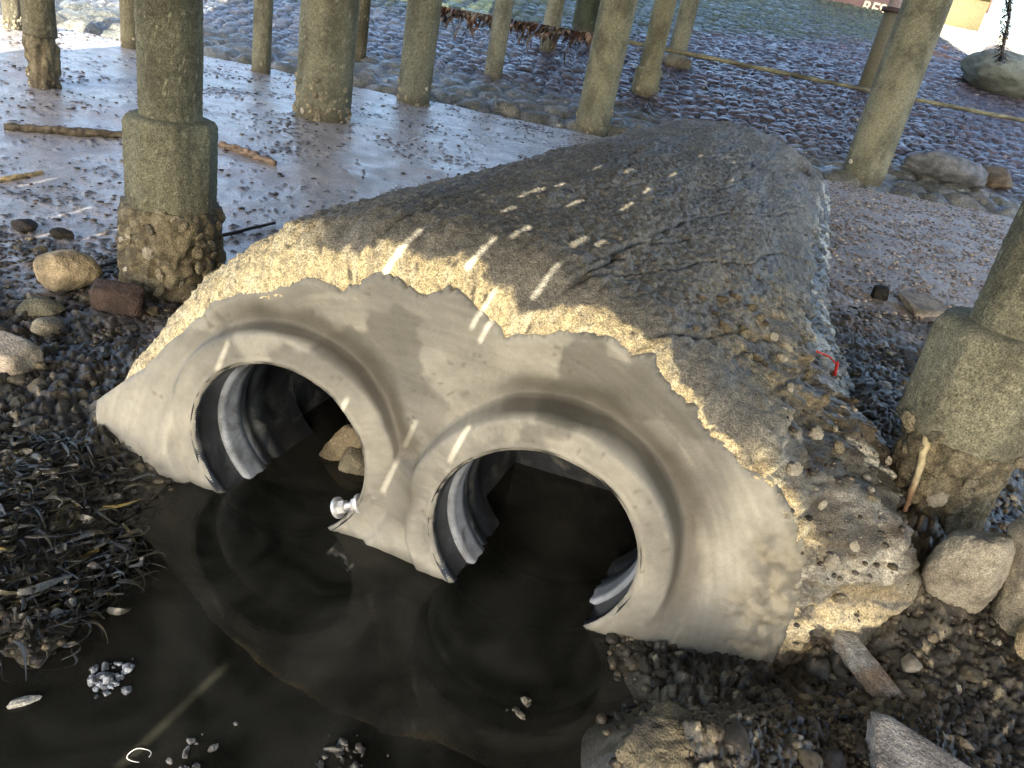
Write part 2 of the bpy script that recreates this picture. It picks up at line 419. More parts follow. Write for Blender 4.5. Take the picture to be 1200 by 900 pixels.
# ------------------------------------------------------------------ stone slope
def build_slope():
    xs = np.arange(-12, 13.2, .031); ys = np.concatenate([np.arange(9.65, 15, .024), np.arange(15, 24.5, .034)])
    X, Y = np.meshgrid(xs, ys, indexing='ij')
    wob = .12*fbm(X*.35, Y*.35, 1., 3)
    big = .8*(1-ss(Y+.5*fbm(X*.8, Y*.8, 3., 2), 10.5, 11.4))
    f1, f2, idv = worley((X+.3*perlin(X*.5, Y*.5, 2.))/.205, (Y+wob)/.145, .6)
    e = f2-f1
    b = ss(e, .02, .32)
    F1, F2, idb = worley((X+.1*wob)/.42, (Y+wob)/.30, .8); B = ss(F2-F1, .02, .5)
    H = slope_h(X, Y)+.03*fbm(X*.5, Y*.5, 4., 3)
    sand = ss(X+.25*fbm(X, Y, 3., 3), 8.8, 9.1)*ss(Y, 16, 17)
    H = H+(1-big)*(.04*b+.04*(idv-.5)*b)*(1-sand)+big*(.06*B+.05*(idb-.5)*B)+.012*fbm(X*9, Y*9, 5., 3)
    tilt = (hash2(np.floor(X/.3).astype(int), np.floor(Y/.21).astype(int), 8)-.5)
    H = H+.02*tilt*(1-big)
    H = H-.25*(1-ss(Y+.25*fbm(X*1.3, 0*X, 8., 3), 9.7, 10.1))
    yg = np.where(X > 0, 15+.72*X, 14.6+.35*X)+.9*fbm(X*.5, Y*.5, 6., 4)
    green = ss(Y-yg, -.6, .8)
    n1 = fbm(X*2.5, Y*2.5, 7., 4)
    base = mix((.085, .09, .075), (.16, .155, .12), ss(n1, -.3, .5))
    purp = mix((.036, .030, .038), (.075, .062, .070), ss(n1+idv-.5, -.4, .5))
    grn = mix((.028, .045, .025), (.065, .082, .042), ss(n1+idv-.5, -.4, .6))
    grey = mix((.08, .09, .11), (.15, .16, .18), ss(n1+idv-.5, -.4, .6))
    c = mix(purp, grey, (1-ss(X, -3.5, .5)))
    c = mix(c, base, big)
    c = mix(c, grn, green)
    org = ss(fbm(X*.8, Y*1.5, 12., 3), .1, .5)*np.exp(-((Y-yg+.9)/.7)**2)*(X > 2.5)
    c = mix(c, (.13, .06, .02), org)
    gap = 1-ss(np.where(big > .5, F2-F1, e), .0, .16)
    c = mix(c, (.015, .015, .014), gap*.85)
    spk = fbm(X*14, Y*14, 13., 2) > .72
    c = mix(c, (.5, .48, .42), spk*ss(-green, -1, 0)*.75)
    rg = np.clip(.24+.15*n1+.2*green+.2*big+.3*(idv-.5), .12, .9)
    c = mix(c, (.55, .48, .33), sand); rg = np.where(sand > .5, .9, rg)
    n, m = X.shape
    V = np.stack([X, Y, H], -1).reshape(-1, 3)
    tag(link('stone_slope', raw_mesh('stone_slope', V, grid_faces(n, m, False, True), M_slope, c.reshape(-1, 3), rg)), kind='structure')
build_slope()

# ------------------------------------------------------------------ pier deck overhead, plus unseen sheets added to shape sun slashes and shade
DZ = 5.0; SZ = 3.0
slits_px = [  # (x, y, kind, scale): f = on the front face, t = on the top of the culvert, w = pool bed
 (493,313,'t',.84,1.7),(556,350,'f',0,1.3),(572,306,'t',.93,1.3),(642,334,'t',.92,1.3),(628,240,'t',.96,1.2),(676,252,'t',.95,1.0),
 (698,212,'t',.95,1.0),(737,219,'t',.93,1.1),(733,265,'t',.88,1.0),(616,283,'t',.97,.8),(682,300,'t',.92,.8),(449,560,'f',0,1.1),(471,508,'f',0,.9),
 (537,520,'f',0,1.2),(247,415,'f',0,1.0),(782,232,'t',.85,.8),(755,247,'t',.87,.7),(847,220,'t',.75,.8),(812,213,'t',.8,.7),(520,221,'t',.97,1.0),
 (195,852,'w',-.03,2.4),(660,232,'t',.95,.6),(604,262,'t',.96,.6),(705,300,'t',.92,.5),(300,455,'f',0,.8),(392,480,'f',0,.8),(560,380,'f',0,.7),(845,240,'t',.75,.6)]
G = np.array([math.sin(math.radians(17.5)), math.cos(math.radians(17.5)), 0]); Gp = np.array([G[1], -G[0], 0])
def build_deck():
    rects = []
    for x, y, k, z, s in slits_px:
        if k == 'f': u, v = fuv(x, y, .05); p = P0+.05*N+u*U+v*Z
        else: p = gz(x, y, z)
        q = p+SUN*(SZ-p[2])/SUN[2]
        L = .105*s; w = .0070 if k != 'f' else .0036
        rects.append([q+G*a*L+Gp*b*w for a, b in ((-1,-1),(1,-1),(1,1),(-1,1))])
    for x, y in [(30,208),(60,240),(100,262),(20,262)]:
        p = gz(x, y, .25); q = p+SUN*(SZ-p[2])/SUN[2]
        rects.append([q+G*a*.16+Gp*b*.005 for a, b in ((-1,-1),(1,-1),(1,1),(-1,1))])
    # added low sheet with slits keeps sun slashes crisp; tall deck is open above
    pts_ = np.array([q for r_ in rects for q in r_]); x0, x1 = pts_[:, 0].min()-.3, pts_[:, 0].max()+.3; y0, y1 = pts_[:, 1].min()-.3, pts_[:, 1].max()+.3
    cut_sheet([(x0, y0), (x1, y0), (x1, y1), (x0, y1)], rects, SZ)
    sh = SUN*(DZ-SZ)/SUN[2]; m_ = .12
    hole = [np.array([a+sh[0], b+sh[1], DZ]) for a, b in ((x0+m_, y0+m_), (x1-m_, y0+m_), (x1-m_, y1-m_), (x0+m_, y1-m_))]
    cut_sheet([(-6.5,-8.9),(7.5,-8.9),(7.5,8.0),(-6.5,8.0)], [hole], DZ)
    V, Fq = merge([box_verts(-3.5, 7.6, 2.0, 14, 7.5, 7.6), box_verts(2.2, 7.6, 14.003, 18.5, 7.5, 7.6)])  # upper sheet added out of view to shade the slope and quay
    tag(link('unseen_shade_deck', raw_mesh('unseen_shade_deck', V, Fq, M_deck, smooth=False)), kind='structure')
def cut_sheet(out, rects, z):
    co = [Vector(c) for c in out]; ed = [(0,1),(1,2),(2,3),(3,0)]
    for r_ in rects:
        k = len(co); co += [Vector(q[:2]) for q in r_]; ed += [(k,k+1),(k+1,k+2),(k+2,k+3),(k+3,k)]
    vo, eo, fo, *_ = geometry.delaunay_2d_cdt(co, ed, [], 0, 1e-6)
    fs = []
    for f in fo:
        c = sum((vo[i] for i in f), Vector((0, 0)))/len(f)
        ins = False
        for r_ in rects:
            d = np.array([c.x, c.y, 0])-np.array([*(sum(r_)/4)[:2], 0]); e = r_[1]-r_[0]; h = r_[3]-r_[0]
            if abs(d.dot(e))/(e[:2]@e[:2]) < .499 and abs(d[:2]@h[:2])/(h[:2]@h[:2]) < .499: ins = True
        if not ins: fs.append(list(f))
    me = bpy.data.meshes.new('unseen_shade_deck'); me.from_pydata([(v.x, v.y, z) for v in vo], [], fs); me.materials.append(M_deck)
    o = tag(link('unseen_shade_deck', me), kind='structure')
build_deck()

# ------------------------------------------------------------------ the culvert
culvert = empty('concrete_culvert', P0+U*.7, 'long arched concrete culvert with two round pipe mouths in its smooth grey mortared end', 'culvert')
def LP(p): return np.asarray(p)-(P0+U*.7)     # to the culvert's own frame (no rotation)
def circ(pts, w):
    q = np.array([fuv(x, y, w) for x, y in pts]); Am = np.c_[2*q, np.ones(len(q))]; s = np.linalg.lstsq(Am, (q**2).sum(1), rcond=None)[0]
    return s[0], s[1], math.sqrt(s[2]+s[0]**2+s[1]**2), w
WLL, WLR, WTOP = .0, .055, -.055
CL = circ([(237,500),(252,447),(300,424),(345,440),(385,480),(411,540),(415,585)], WLL)
CR = circ([(511,610),(531,565),(600,520),(660,535),(702,575),(736,640),(737,690),(690,742),(525,680)], WLR)
CL = (.245, .228, .298, WLL)
print('circles', CL, CR)
UC, VC = .75, .10
Epx = [(215,680),(170,600),(150,560),(124,500),(123,467),(143,453),(173,433),(190,413),(213,393),(233,377),(247,358),(263,357),(300,343),(340,338),(367,333),(400,347),(430,328),(443,323),(477,343),(497,350),(520,345),(543,350),(560,370),(573,383),(590,400),(633,397),(680,395),(720,407),(733,423),(760,420),(767,440),(783,463),(807,480),(820,507),(847,530),(867,553),(900,567),(925,610),(940,650),(930,700),(900,770),(890,840)]
E = np.array([fuv(x, y, WTOP) for x, y in Epx]); 
Eth = np.arctan2(E[:, 1]-VC, E[:, 0]-UC); Er = np.hypot(E[:, 1]-VC, E[:, 0]-UC)
Eth = np.where(Eth < -math.pi/2, Eth+2*math.pi, Eth)
o_ = np.argsort(Eth); ETH, ER = Eth[o_], Er[o_]
O = np.array([(-.50,-.25),(-.45,.05),(-.43,.3),(-.17,.67),(.10,.90),(.36,1.0),(.7,1.035),(1.0,1.0),(1.28,.92),(1.5,.80),(1.67,.69),(1.71,.58),(1.81,.44),(1.95,.26),(2.05,.09),(2.2,-.2)])
Od = resample(np.array(O), 400)
Oth = np.unwrap(np.arctan2(Od[:, 1]-VC, Od[:, 0]-UC)); Oth = np.where(Oth[0] < 0, Oth+2*math.pi, Oth)
o_ = np.argsort(Oth); OTH, OR = Oth[o_], np.hypot(Od[:, 1]-VC, Od[:, 0]-UC)[o_]
def rE(th): return np.interp(th, ETH, ER)+(.012*fbm(th*9, 0*th, 2., 7, .68)+.005*np.sign(fbm(th*23, 0*th, 5., 3))*ss(fbm(th*5, 0*th, 8., 2), -.1, .3))*ss(np.sin(th), .15, .5)
def rO(th): return np.interp(th, OTH, OR)
def wlip(u): return WLL+(WLR-WLL)*ss(u, .3, 1.05)
def wbase(u, v):
    k = (1-ss(v, .10, .56))
    k = k*(.2+.8*ss(2.0-u, .0, .5))
    k = np.maximum(k, .75*np.exp(-((u-.66)/.16)**2)*(1-ss(v, .42, .72)))
    b = WTOP+(wlip(u)-.012-WTOP)*k
    b = b+.03*np.exp(-((u+.22)/.16)**2-((v-.02)/.2)**2)
    return b+.010*fbm(u*2.2, v*2.2, 1., 3)
def body():
    ns = 560
    th = np.linspace(math.radians(197), math.radians(-14), ns)
    ts = np.concatenate([.30*(1-np.cos(np.linspace(0, math.pi/2, 46)))[:-1]**1.0, .30+(6.0-.30)*(np.linspace(0, 1, 560)**1.55)])
    T0, TT = np.meshgrid(ts, th, indexing='ij')
    re = rE(TT)-.022; ro = np.maximum(rO(TT), rE(TT)+.012)
    wob = .10*fbm(TT*2.0, 0*TT, 4., 3)
    TB = .25*(1+wob)                                         # depth of the rounded rim
    k = np.clip(T0/TB, 0, 1); f = np.sqrt(np.clip(1-(1-k)**2, 0, 1))
    r = re+(ro-re)*f
    u0 = UC+r*np.cos(TT)
    Ln = 1+.20*np.clip(u0/1.68, 0, 1.05)-.1                  # far edge further back on the right
    t = np.where(T0 > .5, .5+(T0-.5)*Ln, T0)
    # roughness
    ax = u0; 
    along = fbm(TT*6, t*1.3, 3., 5); ridge = 1-np.abs(fbm(TT*3.2+.15*t, t*.55, 8., 4))
    fine = fbm(TT*26, t*14, 5., 4); micro = fbm(TT*90, t*55, 6., 3)
    side = ss(-TT, -math.radians(36), -math.radians(27))     # right of the crease
    topm = (1-side)
    arcl = t+.75*(ro-re)*f
    rimn = .05*fbm(TT*6, arcl*6, 9., 5, .6)+.012*fbm(TT*40, arcl*40, 9., 2)
    arc = t+.75*(ro-re)*f
    yel = 1-ss(arc+rimn, .03+(.105+.03*np.sin(TT*3))*ss(TT, .55, 1.35), .055+(.12+.03*np.sin(TT*3))*ss(TT, .55, 1.35))
    yel = yel*(ss(TT, .46, .62))
    leftface = ss(TT, math.radians(118), math.radians(128)); yel = np.maximum(yel, leftface*(1-ss(arc+rimn, .27, .34))*ss(TT, .4, .6)*(1-ss(TT, math.radians(176), math.radians(182))))
    lowpatch = .9*np.exp(-((TT-math.radians(3))/.09)**2-((t-.06)/.12)**2)*(fbm(TT*12, t*9, 14., 4) > -.25)
    thin = (1-ss(np.abs(t-.035+.4*rimn), .02, .05))*ss(TT, math.radians(14), math.radians(20))*(1-ss(TT, .46, .62))
    yel = np.clip(np.maximum(np.maximum(yel, lowpatch), thin), 0, 1)
    mud_ = ss(fbm(TT*9, t*7, 33., 5)+.25*ss(-TT, -.5, 0), .0, .35)*side*(1-ss(t, .8, 1.8))
    f1, f2, idv = worley(TT*11+.5*fine, t*5.5, .9)
    shell = np.sqrt(np.clip(1-(f1/.7)**2, 0, 1))*(idv > .25)
    g1, g2, idg = worley(TT*45, t*30, .9); pit = np.sqrt(np.clip(1-(g1/.7)**2, 0, 1))*(.3+idg)
    crust = ss(t+.35*fbm(TT*3, t*2, 15., 3)+2.2*(math.radians(62)-TT)*0, .5, .2)*0
    lumpy = np.exp(-((TT-math.radians(38))/.22)**2)*(1-ss(t, .9, 2.4))*ss(t, .12, .4)
    rubs = side*(1-ss(t, .7, 1.6))
    grow = ss(t, .02, .2)
    crack = np.exp(-(fbm(TT*2.2+.3*t, t*.7+TT, 18., 4)/.035)**2)
    dr = grow*(.012*along+.010*(ridge-.8)*topm+.009*fine+.006*pit*topm-.018*crack*topm) + side*(.022*shell*ss(t, .1, .5)+.02*fine)
    dr = dr+lumpy*.012*shell+rubs*(.028*fbm(TT*9, t*8, 16., 4)+.012*pit)+yel*(.007*micro+.006*pit*.8)
    dr = dr+.006*micro*topm*grow
    # flank spreads out where rubble leans on it
    r = r+dr*(1-0*ax)
    flare = side*(1-ss(t, .5, 2.6))*ss(-TT, -math.radians(36), -math.radians(12))*(.17+.08*fbm(t*2.5, TT*2, 44., 3))
    r = r+flare*grow
    # hole near the far right end
    hu, ht = 1.45, 5.75
    u1 = UC+r*np.cos(TT); v1 = VC+r*np.sin(TT)
    v1 = v1-.12*np.exp(-(((u1-hu)/.09)**2+((t-ht)/.28)**2))
    we = wbase(UC+rE(TT)*np.cos(TT), VC+rE(TT)*np.sin(TT))
    wb = (WTOP-.02+(we-WTOP+.006)*(1-ss(t, 0, .35))*ss(-TT, -math.radians(50), -math.radians(25)))[..., None]
    front = 1-ss(t, .04, .30)
    lump_w = front*side*(.045*fbm(u1*7, v1*7, 51., 4)+.022*fbm(u1*24, v1*24, 52., 3)+.02)*ss(-TT, -math.radians(45), -math.radians(25))+front*grow*.008*fbm(u1*40, v1*40, 53., 3)
    wb = wb+(lump_w*ss(f, .05, .4))[..., None]
    P = P0+wb*N+u1[..., None]*U+v1[..., None]*Z+t[..., None]*A
    # end rows drop to the ground
    e1 = P[-1].copy(); e1[:, :2] += A[:2]*.12; e1[:, 2] = e1[:, 2]*.75+.05
    e2 = P[-1].copy(); e2[:, :2] += A[:2]*.2; e2[:, 2] = -.1
    P = np.concatenate([P, e1[None], e2[None]])
    def ext(a): return np.concatenate([a, a[-1:], a[-1:]])
    n1 = fbm(TT*4, t*2.2, 23., 5); n2 = fbm(TT*30, t*18, 24., 4); n3 = fbm(TT*7, t*.8, 25., 4)
    top = mix((.11, .10, .082), (.25, .228, .18), ss(n1*.6+n2*.5+n3*.5, -.5, .8))
    top = mix(top, (.035, .033, .034), ss(n3+.5*n2, .15, .7)*.75)
    top = mix(top, (.30, .26, .17), (hash2((TT*180).astype(int), (t*120).astype(int), 4) > .972)*.8)
    top = mix(top, mix((.18, .168, .138), (.11, .102, .085), ss(n2, -.3, .4)), np.exp(-(t/.45)**2)*.7)
    top = mix(top, (.02, .02, .02), crack*.6)
    sd = mix((.045, .042, .034), (.20, .19, .16), ss(n1*.5+n2*.6+.9*(idv-.5)*shell, -.3, .8))
    sd = mix(sd, (.50, .47, .38), ((shell > .55)&(idv > .80))*.8)
    c = mix(top, sd, side)
    c = mix(c, mix((.10, .085, .055), (.34, .27, .15), ss(n2+shell-.5, -.4, .8)), lumpy*.8)
    smr = side*front*ss(fbm(u1*6, v1*6, 54., 5)+.5*(1-f), -.1, .3); c = mix(c, mix((.23, .215, .175), (.12, .11, .09), ss(n2, -.4, .5)), smr*.8)
    c = mix(c, mix((.09, .075, .052), (.05, .042, .03), ss(n2, -.3, .4)), mud_*.85)
    yc = mix((.70, .57, .33), (.48, .40, .26), ss(n2, -.2, .6)); yc = mix(yc, (.20, .17, .12), ss(fbm(TT*40, t*40, 26., 3), .35, .6))
    yc = mix(yc, (.75, .66, .45), (idg > .8)*.6)
    c = mix(c, yc, yel)
    rg = .62-.22*side-.15*ss(n3, 0, .6)+.2*yel
    V = LP(ext_rows(P)) if False else LP(P)
    n, m = P.shape[:2]
    me = raw_mesh('body', V.reshape(-1, 3), grid_faces(n, m, False, False), M_body, ext(c).reshape(-1, 3), ext(rg))
    return link('body', me, culvert)
body()

def wface(u, v):
    w = wbase(u, v)
    for (cu, cv, r, wl) in (CL, CR):
        d = np.hypot(u-cu, v-cv)-r; ph = np.arctan2(v-cv, u-cu)
        ring = wl-.004-.14*np.clip(d-.02, 0, .08)+.004*fbm(u*9, v*9, 3., 3)
        lip = np.where(d < .02, -.012*(1-np.sqrt(np.clip(1-(1-d/.02)**2, 0, 1))), 0)
        groove = -.003*np.exp(-((d-.026)/.005)**2)
        wd = .092+.010*fbm(ph*1.3, 0*ph+cu, 2., 2)
        s = ss(d, wd, wd+.020+.008*np.cos(ph-.9))
        extra = -.030*ss(np.cos(ph-.95), .0, .8)*ss(d, wd, wd+.03)*(1-ss(d, wd+.03, wd+.22))
        w = np.where(d < .35, (ring+lip+groove)*(1-s)+w*s+extra, w)
    return w
def mortar():
    nb = 900
    th = np.linspace(math.radians(196), math.radians(-13), nb)
    r = rE(th)+.010
    B = np.stack([UC+r*np.cos(th), VC+r*np.sin(th)], 1); B[:, 1] = np.maximum(B[:, 1], -.16)
    base = np.stack([np.linspace(B[-1, 0], B[0, 0], 140)[1:-1], np.full(138, -.16)], 1)
    ring = np.concatenate([B, base])
    co = list(ring); ed = [(i, (i+1) % len(ring)) for i in range(len(ring))]
    for (cu, cv, rr, wl) in (CL, CR):
        for j, d in enumerate([0, .003, .008, .014, .020, .026, .032, .045, .06, .075, .088, .096, .104, .112, .12, .13, .14, .15, .165, .18]):
            na = 230
            a = np.linspace(0, 2*math.pi, na, endpoint=False)+(j % 2)*math.pi/na
            k = len(co); c = np.stack([cu+(rr+d)*np.cos(a), cv+(rr+d)*np.sin(a)], 1)
            if j == 0: co += list(c); ed += [(k+i, k+(i+1) % na) for i in range(na)]
            else:
                o = CR if cu == CL[0] else CL
                keep = (np.hypot(c[:, 0]-o[0], c[:, 1]-o[1]) > o[2]+.17)&(c[:, 1] > -.15)
                co += list(c[keep])
    g = .0085
    X, Y = np.meshgrid(np.arange(-.7, 2.3, g), np.arange(-.155, 1.15, g)); X = X.ravel()+rng.uniform(-.2, .2, X.size)*g; Y = Y.ravel()+rng.uniform(-.2, .2, Y.size)*g
    ok = poly_sd(X, Y, np.concatenate([B])) < -.006
    for (cu, cv, rr, wl) in (CL, CR): ok &= np.hypot(X-cu, Y-cv) > rr+.184
    co += list(np.stack([X[ok], Y[ok]], 1))
    vo, eo, fo, ov, *_ = geometry.delaunay_2d_cdt([Vector((float(a), float(b))) for a, b in co], ed, [], 0, 1e-6)
    P = np.array([v[:] for v in vo]); T = np.array([f for f in fo if len(f) == 3])
    c = P[T].mean(1)
    keep = poly_sd(c[:, 0], c[:, 1], ring) < .001
    for (cu, cv, rr, wl) in (CL, CR): keep &= np.hypot(c[:, 0]-cu, c[:, 1]-cv) > rr-1e-4
    T = T[keep]
    u, v = P[:, 0], P[:, 1]
    an_ = np.hypot(u-.7, (v-.1)*1.3); w = wface(u, v)+.003*fbm(u*10, v*10, 6., 5)+.0016*fbm(an_*42, np.arctan2(v-.1, u-.7)*3, 7., 3)
    ru = ss(u+.10*fbm(u*6, v*6, 21., 4), 1.66, 1.80); w = w+ru*(.016*fbm(u*16, v*16, 23., 4)+.006*fbm(u*55, v*55, 24., 2))
    # boundary pulls back a little so that the plaster has a rounded broken edge
    th_ = np.arctan2(v-VC, u-UC); th_ = np.where(th_ < -math.pi/2, th_+2*math.pi, th_); rr_ = np.hypot(u-UC, v-VC)
    de = np.clip(rE(th_)+.010-rr_, 0, .03)
    w = w-.012*(1-np.sqrt(np.clip(1-(1-de/.03)**2, 0, 1)))
    Q = P0+u[:, None]*U+v[:, None]*Z+w[:, None]*N
    # skirt
    used = set(map(tuple, np.sort(np.concatenate([T[:, [0, 1]], T[:, [1, 2]], T[:, [2, 0]]]), 1)))
    from collections import Counter
    E_ = np.sort(np.concatenate([T[:, [0, 1]], T[:, [1, 2]], T[:, [2, 0]]]), 1)
    uq, cnt = np.unique(E_, axis=0, return_counts=True); be = uq[cnt == 1]
    far = np.array([np.hypot(u[i]-CL[0], v[i]-CL[1]) > CL[2]+.05 and np.hypot(u[i]-CR[0], v[i]-CR[1]) > CR[2]+.05 for i in be[:, 0]])
    be = be[far]
    ids = np.unique(be); mp = {i: len(Q)+k for k, i in enumerate(ids)}
    back = Q[ids]-N*.07
    sk = np.array([(a, b, mp[b], mp[a]) for a, b in be])
    Q = np.concatenate([Q, back])
    uu = np.concatenate([u, u[ids]]); vv = np.concatenate([v, v[ids]])
    n1 = fbm(uu*1.6, vv*1.6, 11., 4)
    # trowel sweeps follow arcs around the pipes
    ang = np.hypot(uu-.7, (vv-.1)*1.3)
    stk = fbm(ang*38, np.arctan2(vv-.1, uu-.7)*2.2, 12., 3)
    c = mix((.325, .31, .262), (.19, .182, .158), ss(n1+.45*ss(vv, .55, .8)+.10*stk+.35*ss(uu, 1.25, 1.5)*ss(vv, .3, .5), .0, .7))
    c = mix(c, (.40, .38, .315), ss(stk+.5*fbm(uu*3, vv*3, 13., 3), .3, 1.0)*.6)
    c = c*(1+.16*fbm(uu*7, vv*7, 15., 5)+.07*fbm(uu*50, vv*50, 16., 3))[:, None]
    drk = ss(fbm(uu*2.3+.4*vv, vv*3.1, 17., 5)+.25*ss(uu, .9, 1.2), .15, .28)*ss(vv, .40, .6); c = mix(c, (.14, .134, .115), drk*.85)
    crk = np.exp(-(fbm(uu*2.1+3, vv*2.1, 27., 5)/.006)**2)*ss(fbm(uu*1.7, vv*1.7, 28., 2), .1, .4)*ss(vv, .3, .5); c = mix(c, (.07, .066, .055), crk*.75)
    trw = fbm(ang*60+.6*fbm(uu*4, vv*4, 29., 2), np.arctan2(vv-.1, uu-.7)*1.5, 30., 4); c = c*(1+.13*np.clip(trw, -1, 1))[:, None]
    pits = fbm(uu*45, vv*45, 18., 3)*ss(fbm(uu*4, vv*4, 19., 2), .0, .3) > .55; c = mix(c, (.12, .11, .09), pits*.6)
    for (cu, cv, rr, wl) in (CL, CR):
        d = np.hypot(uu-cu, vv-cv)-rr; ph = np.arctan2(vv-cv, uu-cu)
        dark_arc = ss(d, .094, .106)*(1-ss(d+.02*fbm(uu*7, vv*7, 4., 4), .145, .21))*ss(np.cos(ph-.95)+.15*fbm(uu*5, vv*5, 5., 3), .05, .7)  # darker arc just outside each collar, strongest at upper right
        c = mix(c, (.07, .062, .047), dark_arc*.85)
    ru = ss(uu+.10*fbm(uu*6, vv*6, 21., 4), 1.66, 1.80)
    c = mix(c, mix((.26, .235, .175), (.13, .12, .095), ss(fbm(uu*22, vv*22, 22., 4), -.4, .4)), ru*.9)
    wl = 1-ss(vv+.02*fbm(uu*6, vv*6, 3., 2), -.01, .035); c = mix(c, (.07, .065, .05), wl*.7)
    rg = .60-.15*ss(n1, 0, .6)
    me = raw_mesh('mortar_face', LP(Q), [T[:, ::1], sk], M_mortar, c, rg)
    bm = bmesh.new(); bm.from_mesh(me); bmesh.ops.recalc_face_normals(bm, faces=bm.faces); bm.to_mesh(me); bm.free()
    return link('mortar_face', me, culvert)
mortar()

def lathe_bore(name, C, prof, mat, parent, seg=160, th0=0., th1=2*math.pi, jag=0.):
    """prof: (radius offset, depth along the culvert axis from the lip)"""
    cu, cv, rr, wl = C
    full = abs(th1-th0) > 6.28
    a = np.linspace(th0, th1, seg, endpoint=not full)
    P = []
    for d, t in prof:
        P.append(P0+(wl-.004)*N+(cu+(rr+d)*np.cos(a))[:, None]*U+(cv+(rr+d)*np.sin(a))[:, None]*Z+t*A)
    P = np.array(P)
    return link(name, raw_mesh(name, LP(P).reshape(-1, 3), grid_faces(len(prof), seg, full, True), mat), parent)
for C, nm in ((CL, 'left'), (CR, 'right')):
    pipe = lathe_bore('pipe', C, [(.012, .0), (.0, .012), (-.002, .03), (.004, .034), (.004, .115), (.006, .12), (.006, .225), (.0, .228), (-.006, .234), (-.006, .25), (.003, .256), (.003, .285), (-.002, .29), (-.002, .36), (.0, .362), (.0, .52 if nm == 'left' else .38)], M_rubber, culvert)
    seal = lathe_bore('seal_band', C, [(.012, .118), (.0, .119), (-.009, .122), (-.011, .14), (-.008, .165), (-.011, .185), (-.009, .214), (.0, .218), (.012, .219)], M_seal, pipe)
    # closed chamber behind the pipe
    cu, cv, rr, wl = C
    u0, u1, z0, z1 = cu-rr-.004, cu+rr+.004, -.2, cv+rr+.004
    t0, t1 = (.38, .80) if nm == 'right' else (.52, .95)
    def K(u, z, t): return P0+(wl-.004)*N+u*U+z*Z+t*A
    nn = 24
    walls = []
    def quad(a, b, c, d):
        s = np.linspace(0, 1, nn); G1 = a+(b-a)*s[:, None]; G2 = d+(c-d)*s[:, None]
        Pq = G1[:, None]+(G2-G1)[:, None]*s[None, :, None]
        walls.append((LP(Pq.reshape(-1, 3)), grid_faces(nn, nn)))
    quad(K(u0, z0, t0), K(u0, z0, t1), K(u0, z1, t1), K(u0, z1, t0))
    quad(K(u0, z0, t1), K(u1, z0, t1), K(u1, z1, t1), K(u0, z1, t1))
    quad(K(u1, z0, t1), K(u1, z0, t0), K(u1, z1, t0), K(u1, z1, t1))
    quad(K(u0, z1, t0), K(u0, z1, t1), K(u1, z1, t1), K(u1, z1, t0))
    V, Fc = merge(walls)
    link('chamber', raw_mesh('chamber', V, Fc, M_rubber, smooth=False), pipe)
# zinc clamp bolts in the left mouth
def bolt(u, v, t, parent, s=1.):
    bm = bmesh.new()
    def cyl(r, h, z, seg): bmesh.ops.create_cone(bm, cap_ends=True, segments=seg, radius1=r*s, radius2=r*s, depth=h*s, matrix=Matrix.Translation((0, 0, z*s)))
    cyl(.026, .008, -.004, 24); cyl(.017, .018, .009, 6); cyl(.009, .07, .04, 16); cyl(.016, .012, .045, 6); cyl(.024, .008, .058, 24); cyl(.015, .014, .07, 6)
    me = bpy.data.meshes.new('clamp_bolt'); bm.to_mesh(me); bm.free(); me.materials.append(M_steel)
    p = P0+(WLL+.0)*N+u*U+v*Z+t*A
    o = link('clamp_bolt', me, parent, LP(p))
    o.rotation_euler = (U*1.0+Z*.75-N*.1).__class__ and Vector(U*.86+Z*.5).to_track_quat('Z', 'Y').to_euler()
    return o
pu, pv = fuv(392, 600, .0); bolt(pu, pv, .03, culvert, 1.35)
#@@THINGS
from mathutils.bvhtree import BVHTree
def bvh_of(name):
    o = bpy.data.objects[name]; me = o.data; off = culvert.location if o.parent else Vector((0, 0, 0))
    co = np.empty(len(me.vertices)*3, np.float32); me.vertices.foreach_get('co', co); co = co.reshape(-1, 3)+np.array(off)
    fi = np.empty(len(me.loops), np.int32); me.loops.foreach_get('vertex_index', fi)
    return BVHTree.FromPolygons(co.tolist(), fi.reshape(-1, 4).tolist())
BV = bvh_of('body')
def surf(px, py):
    g = hit(px, py); d = ray(px, py)
    h = BV.ray_cast(Vector(CP), Vector(d))
    if h[0] is not None and h[3] < np.linalg.norm(g-CP): return np.array(h[0]), np.array(h[1])*(1 if Vector(h[1]).dot(Vector(d)) < 0 else -1)
    return g, np.array([0, 0, 1.])
# ------------------------------------------------------------------ piles of the pier
OYSTERS = []
for k in range(5):
    D, Fc = ico(4)
    V = D.copy(); a_ = np.arctan2(D[:, 1], D[:, 0])
    V = V*(1+.16*fbm(D[:, 0]*1.5+k*5, D[:, 1]*1.5, 0., 3)+.05*np.sin(a_*9+k))[:, None]
    rr_ = np.hypot(D[:, 0], D[:, 1]); V[:, 2] = V[:, 2]*.5+.25*V[:, 1]*0+.10*fbm(D[:, 0]*3+k, D[:, 1]*3, D[:, 2]*3, 3)+.07*np.sin(rr_*24+2*fbm(D[:, 0]*2, D[:, 1]*2, 1.*k, 2)+k)*(D[:, 2] > 0)+.16*V[:, 1]
    V[:, 0] *= .72
    c = mix((.17, .145, .09), (.46, .41, .29), ss(fbm(V[:, 0]*5+k, V[:, 1]*5, V[:, 2]*5, 4), -.3, .5))
    if k == 4: c = mix((.62, .58, .48), (.45, .40, .30), ss(fbm(V[:, 0]*5, V[:, 1]*5, 1., 4), -.3, .5))
    if k == 3: c = c*np.array([.6, .6, .6])
    OYSTERS.append(raw_mesh('oyster_shell', V, Fc, M_oyster, c))
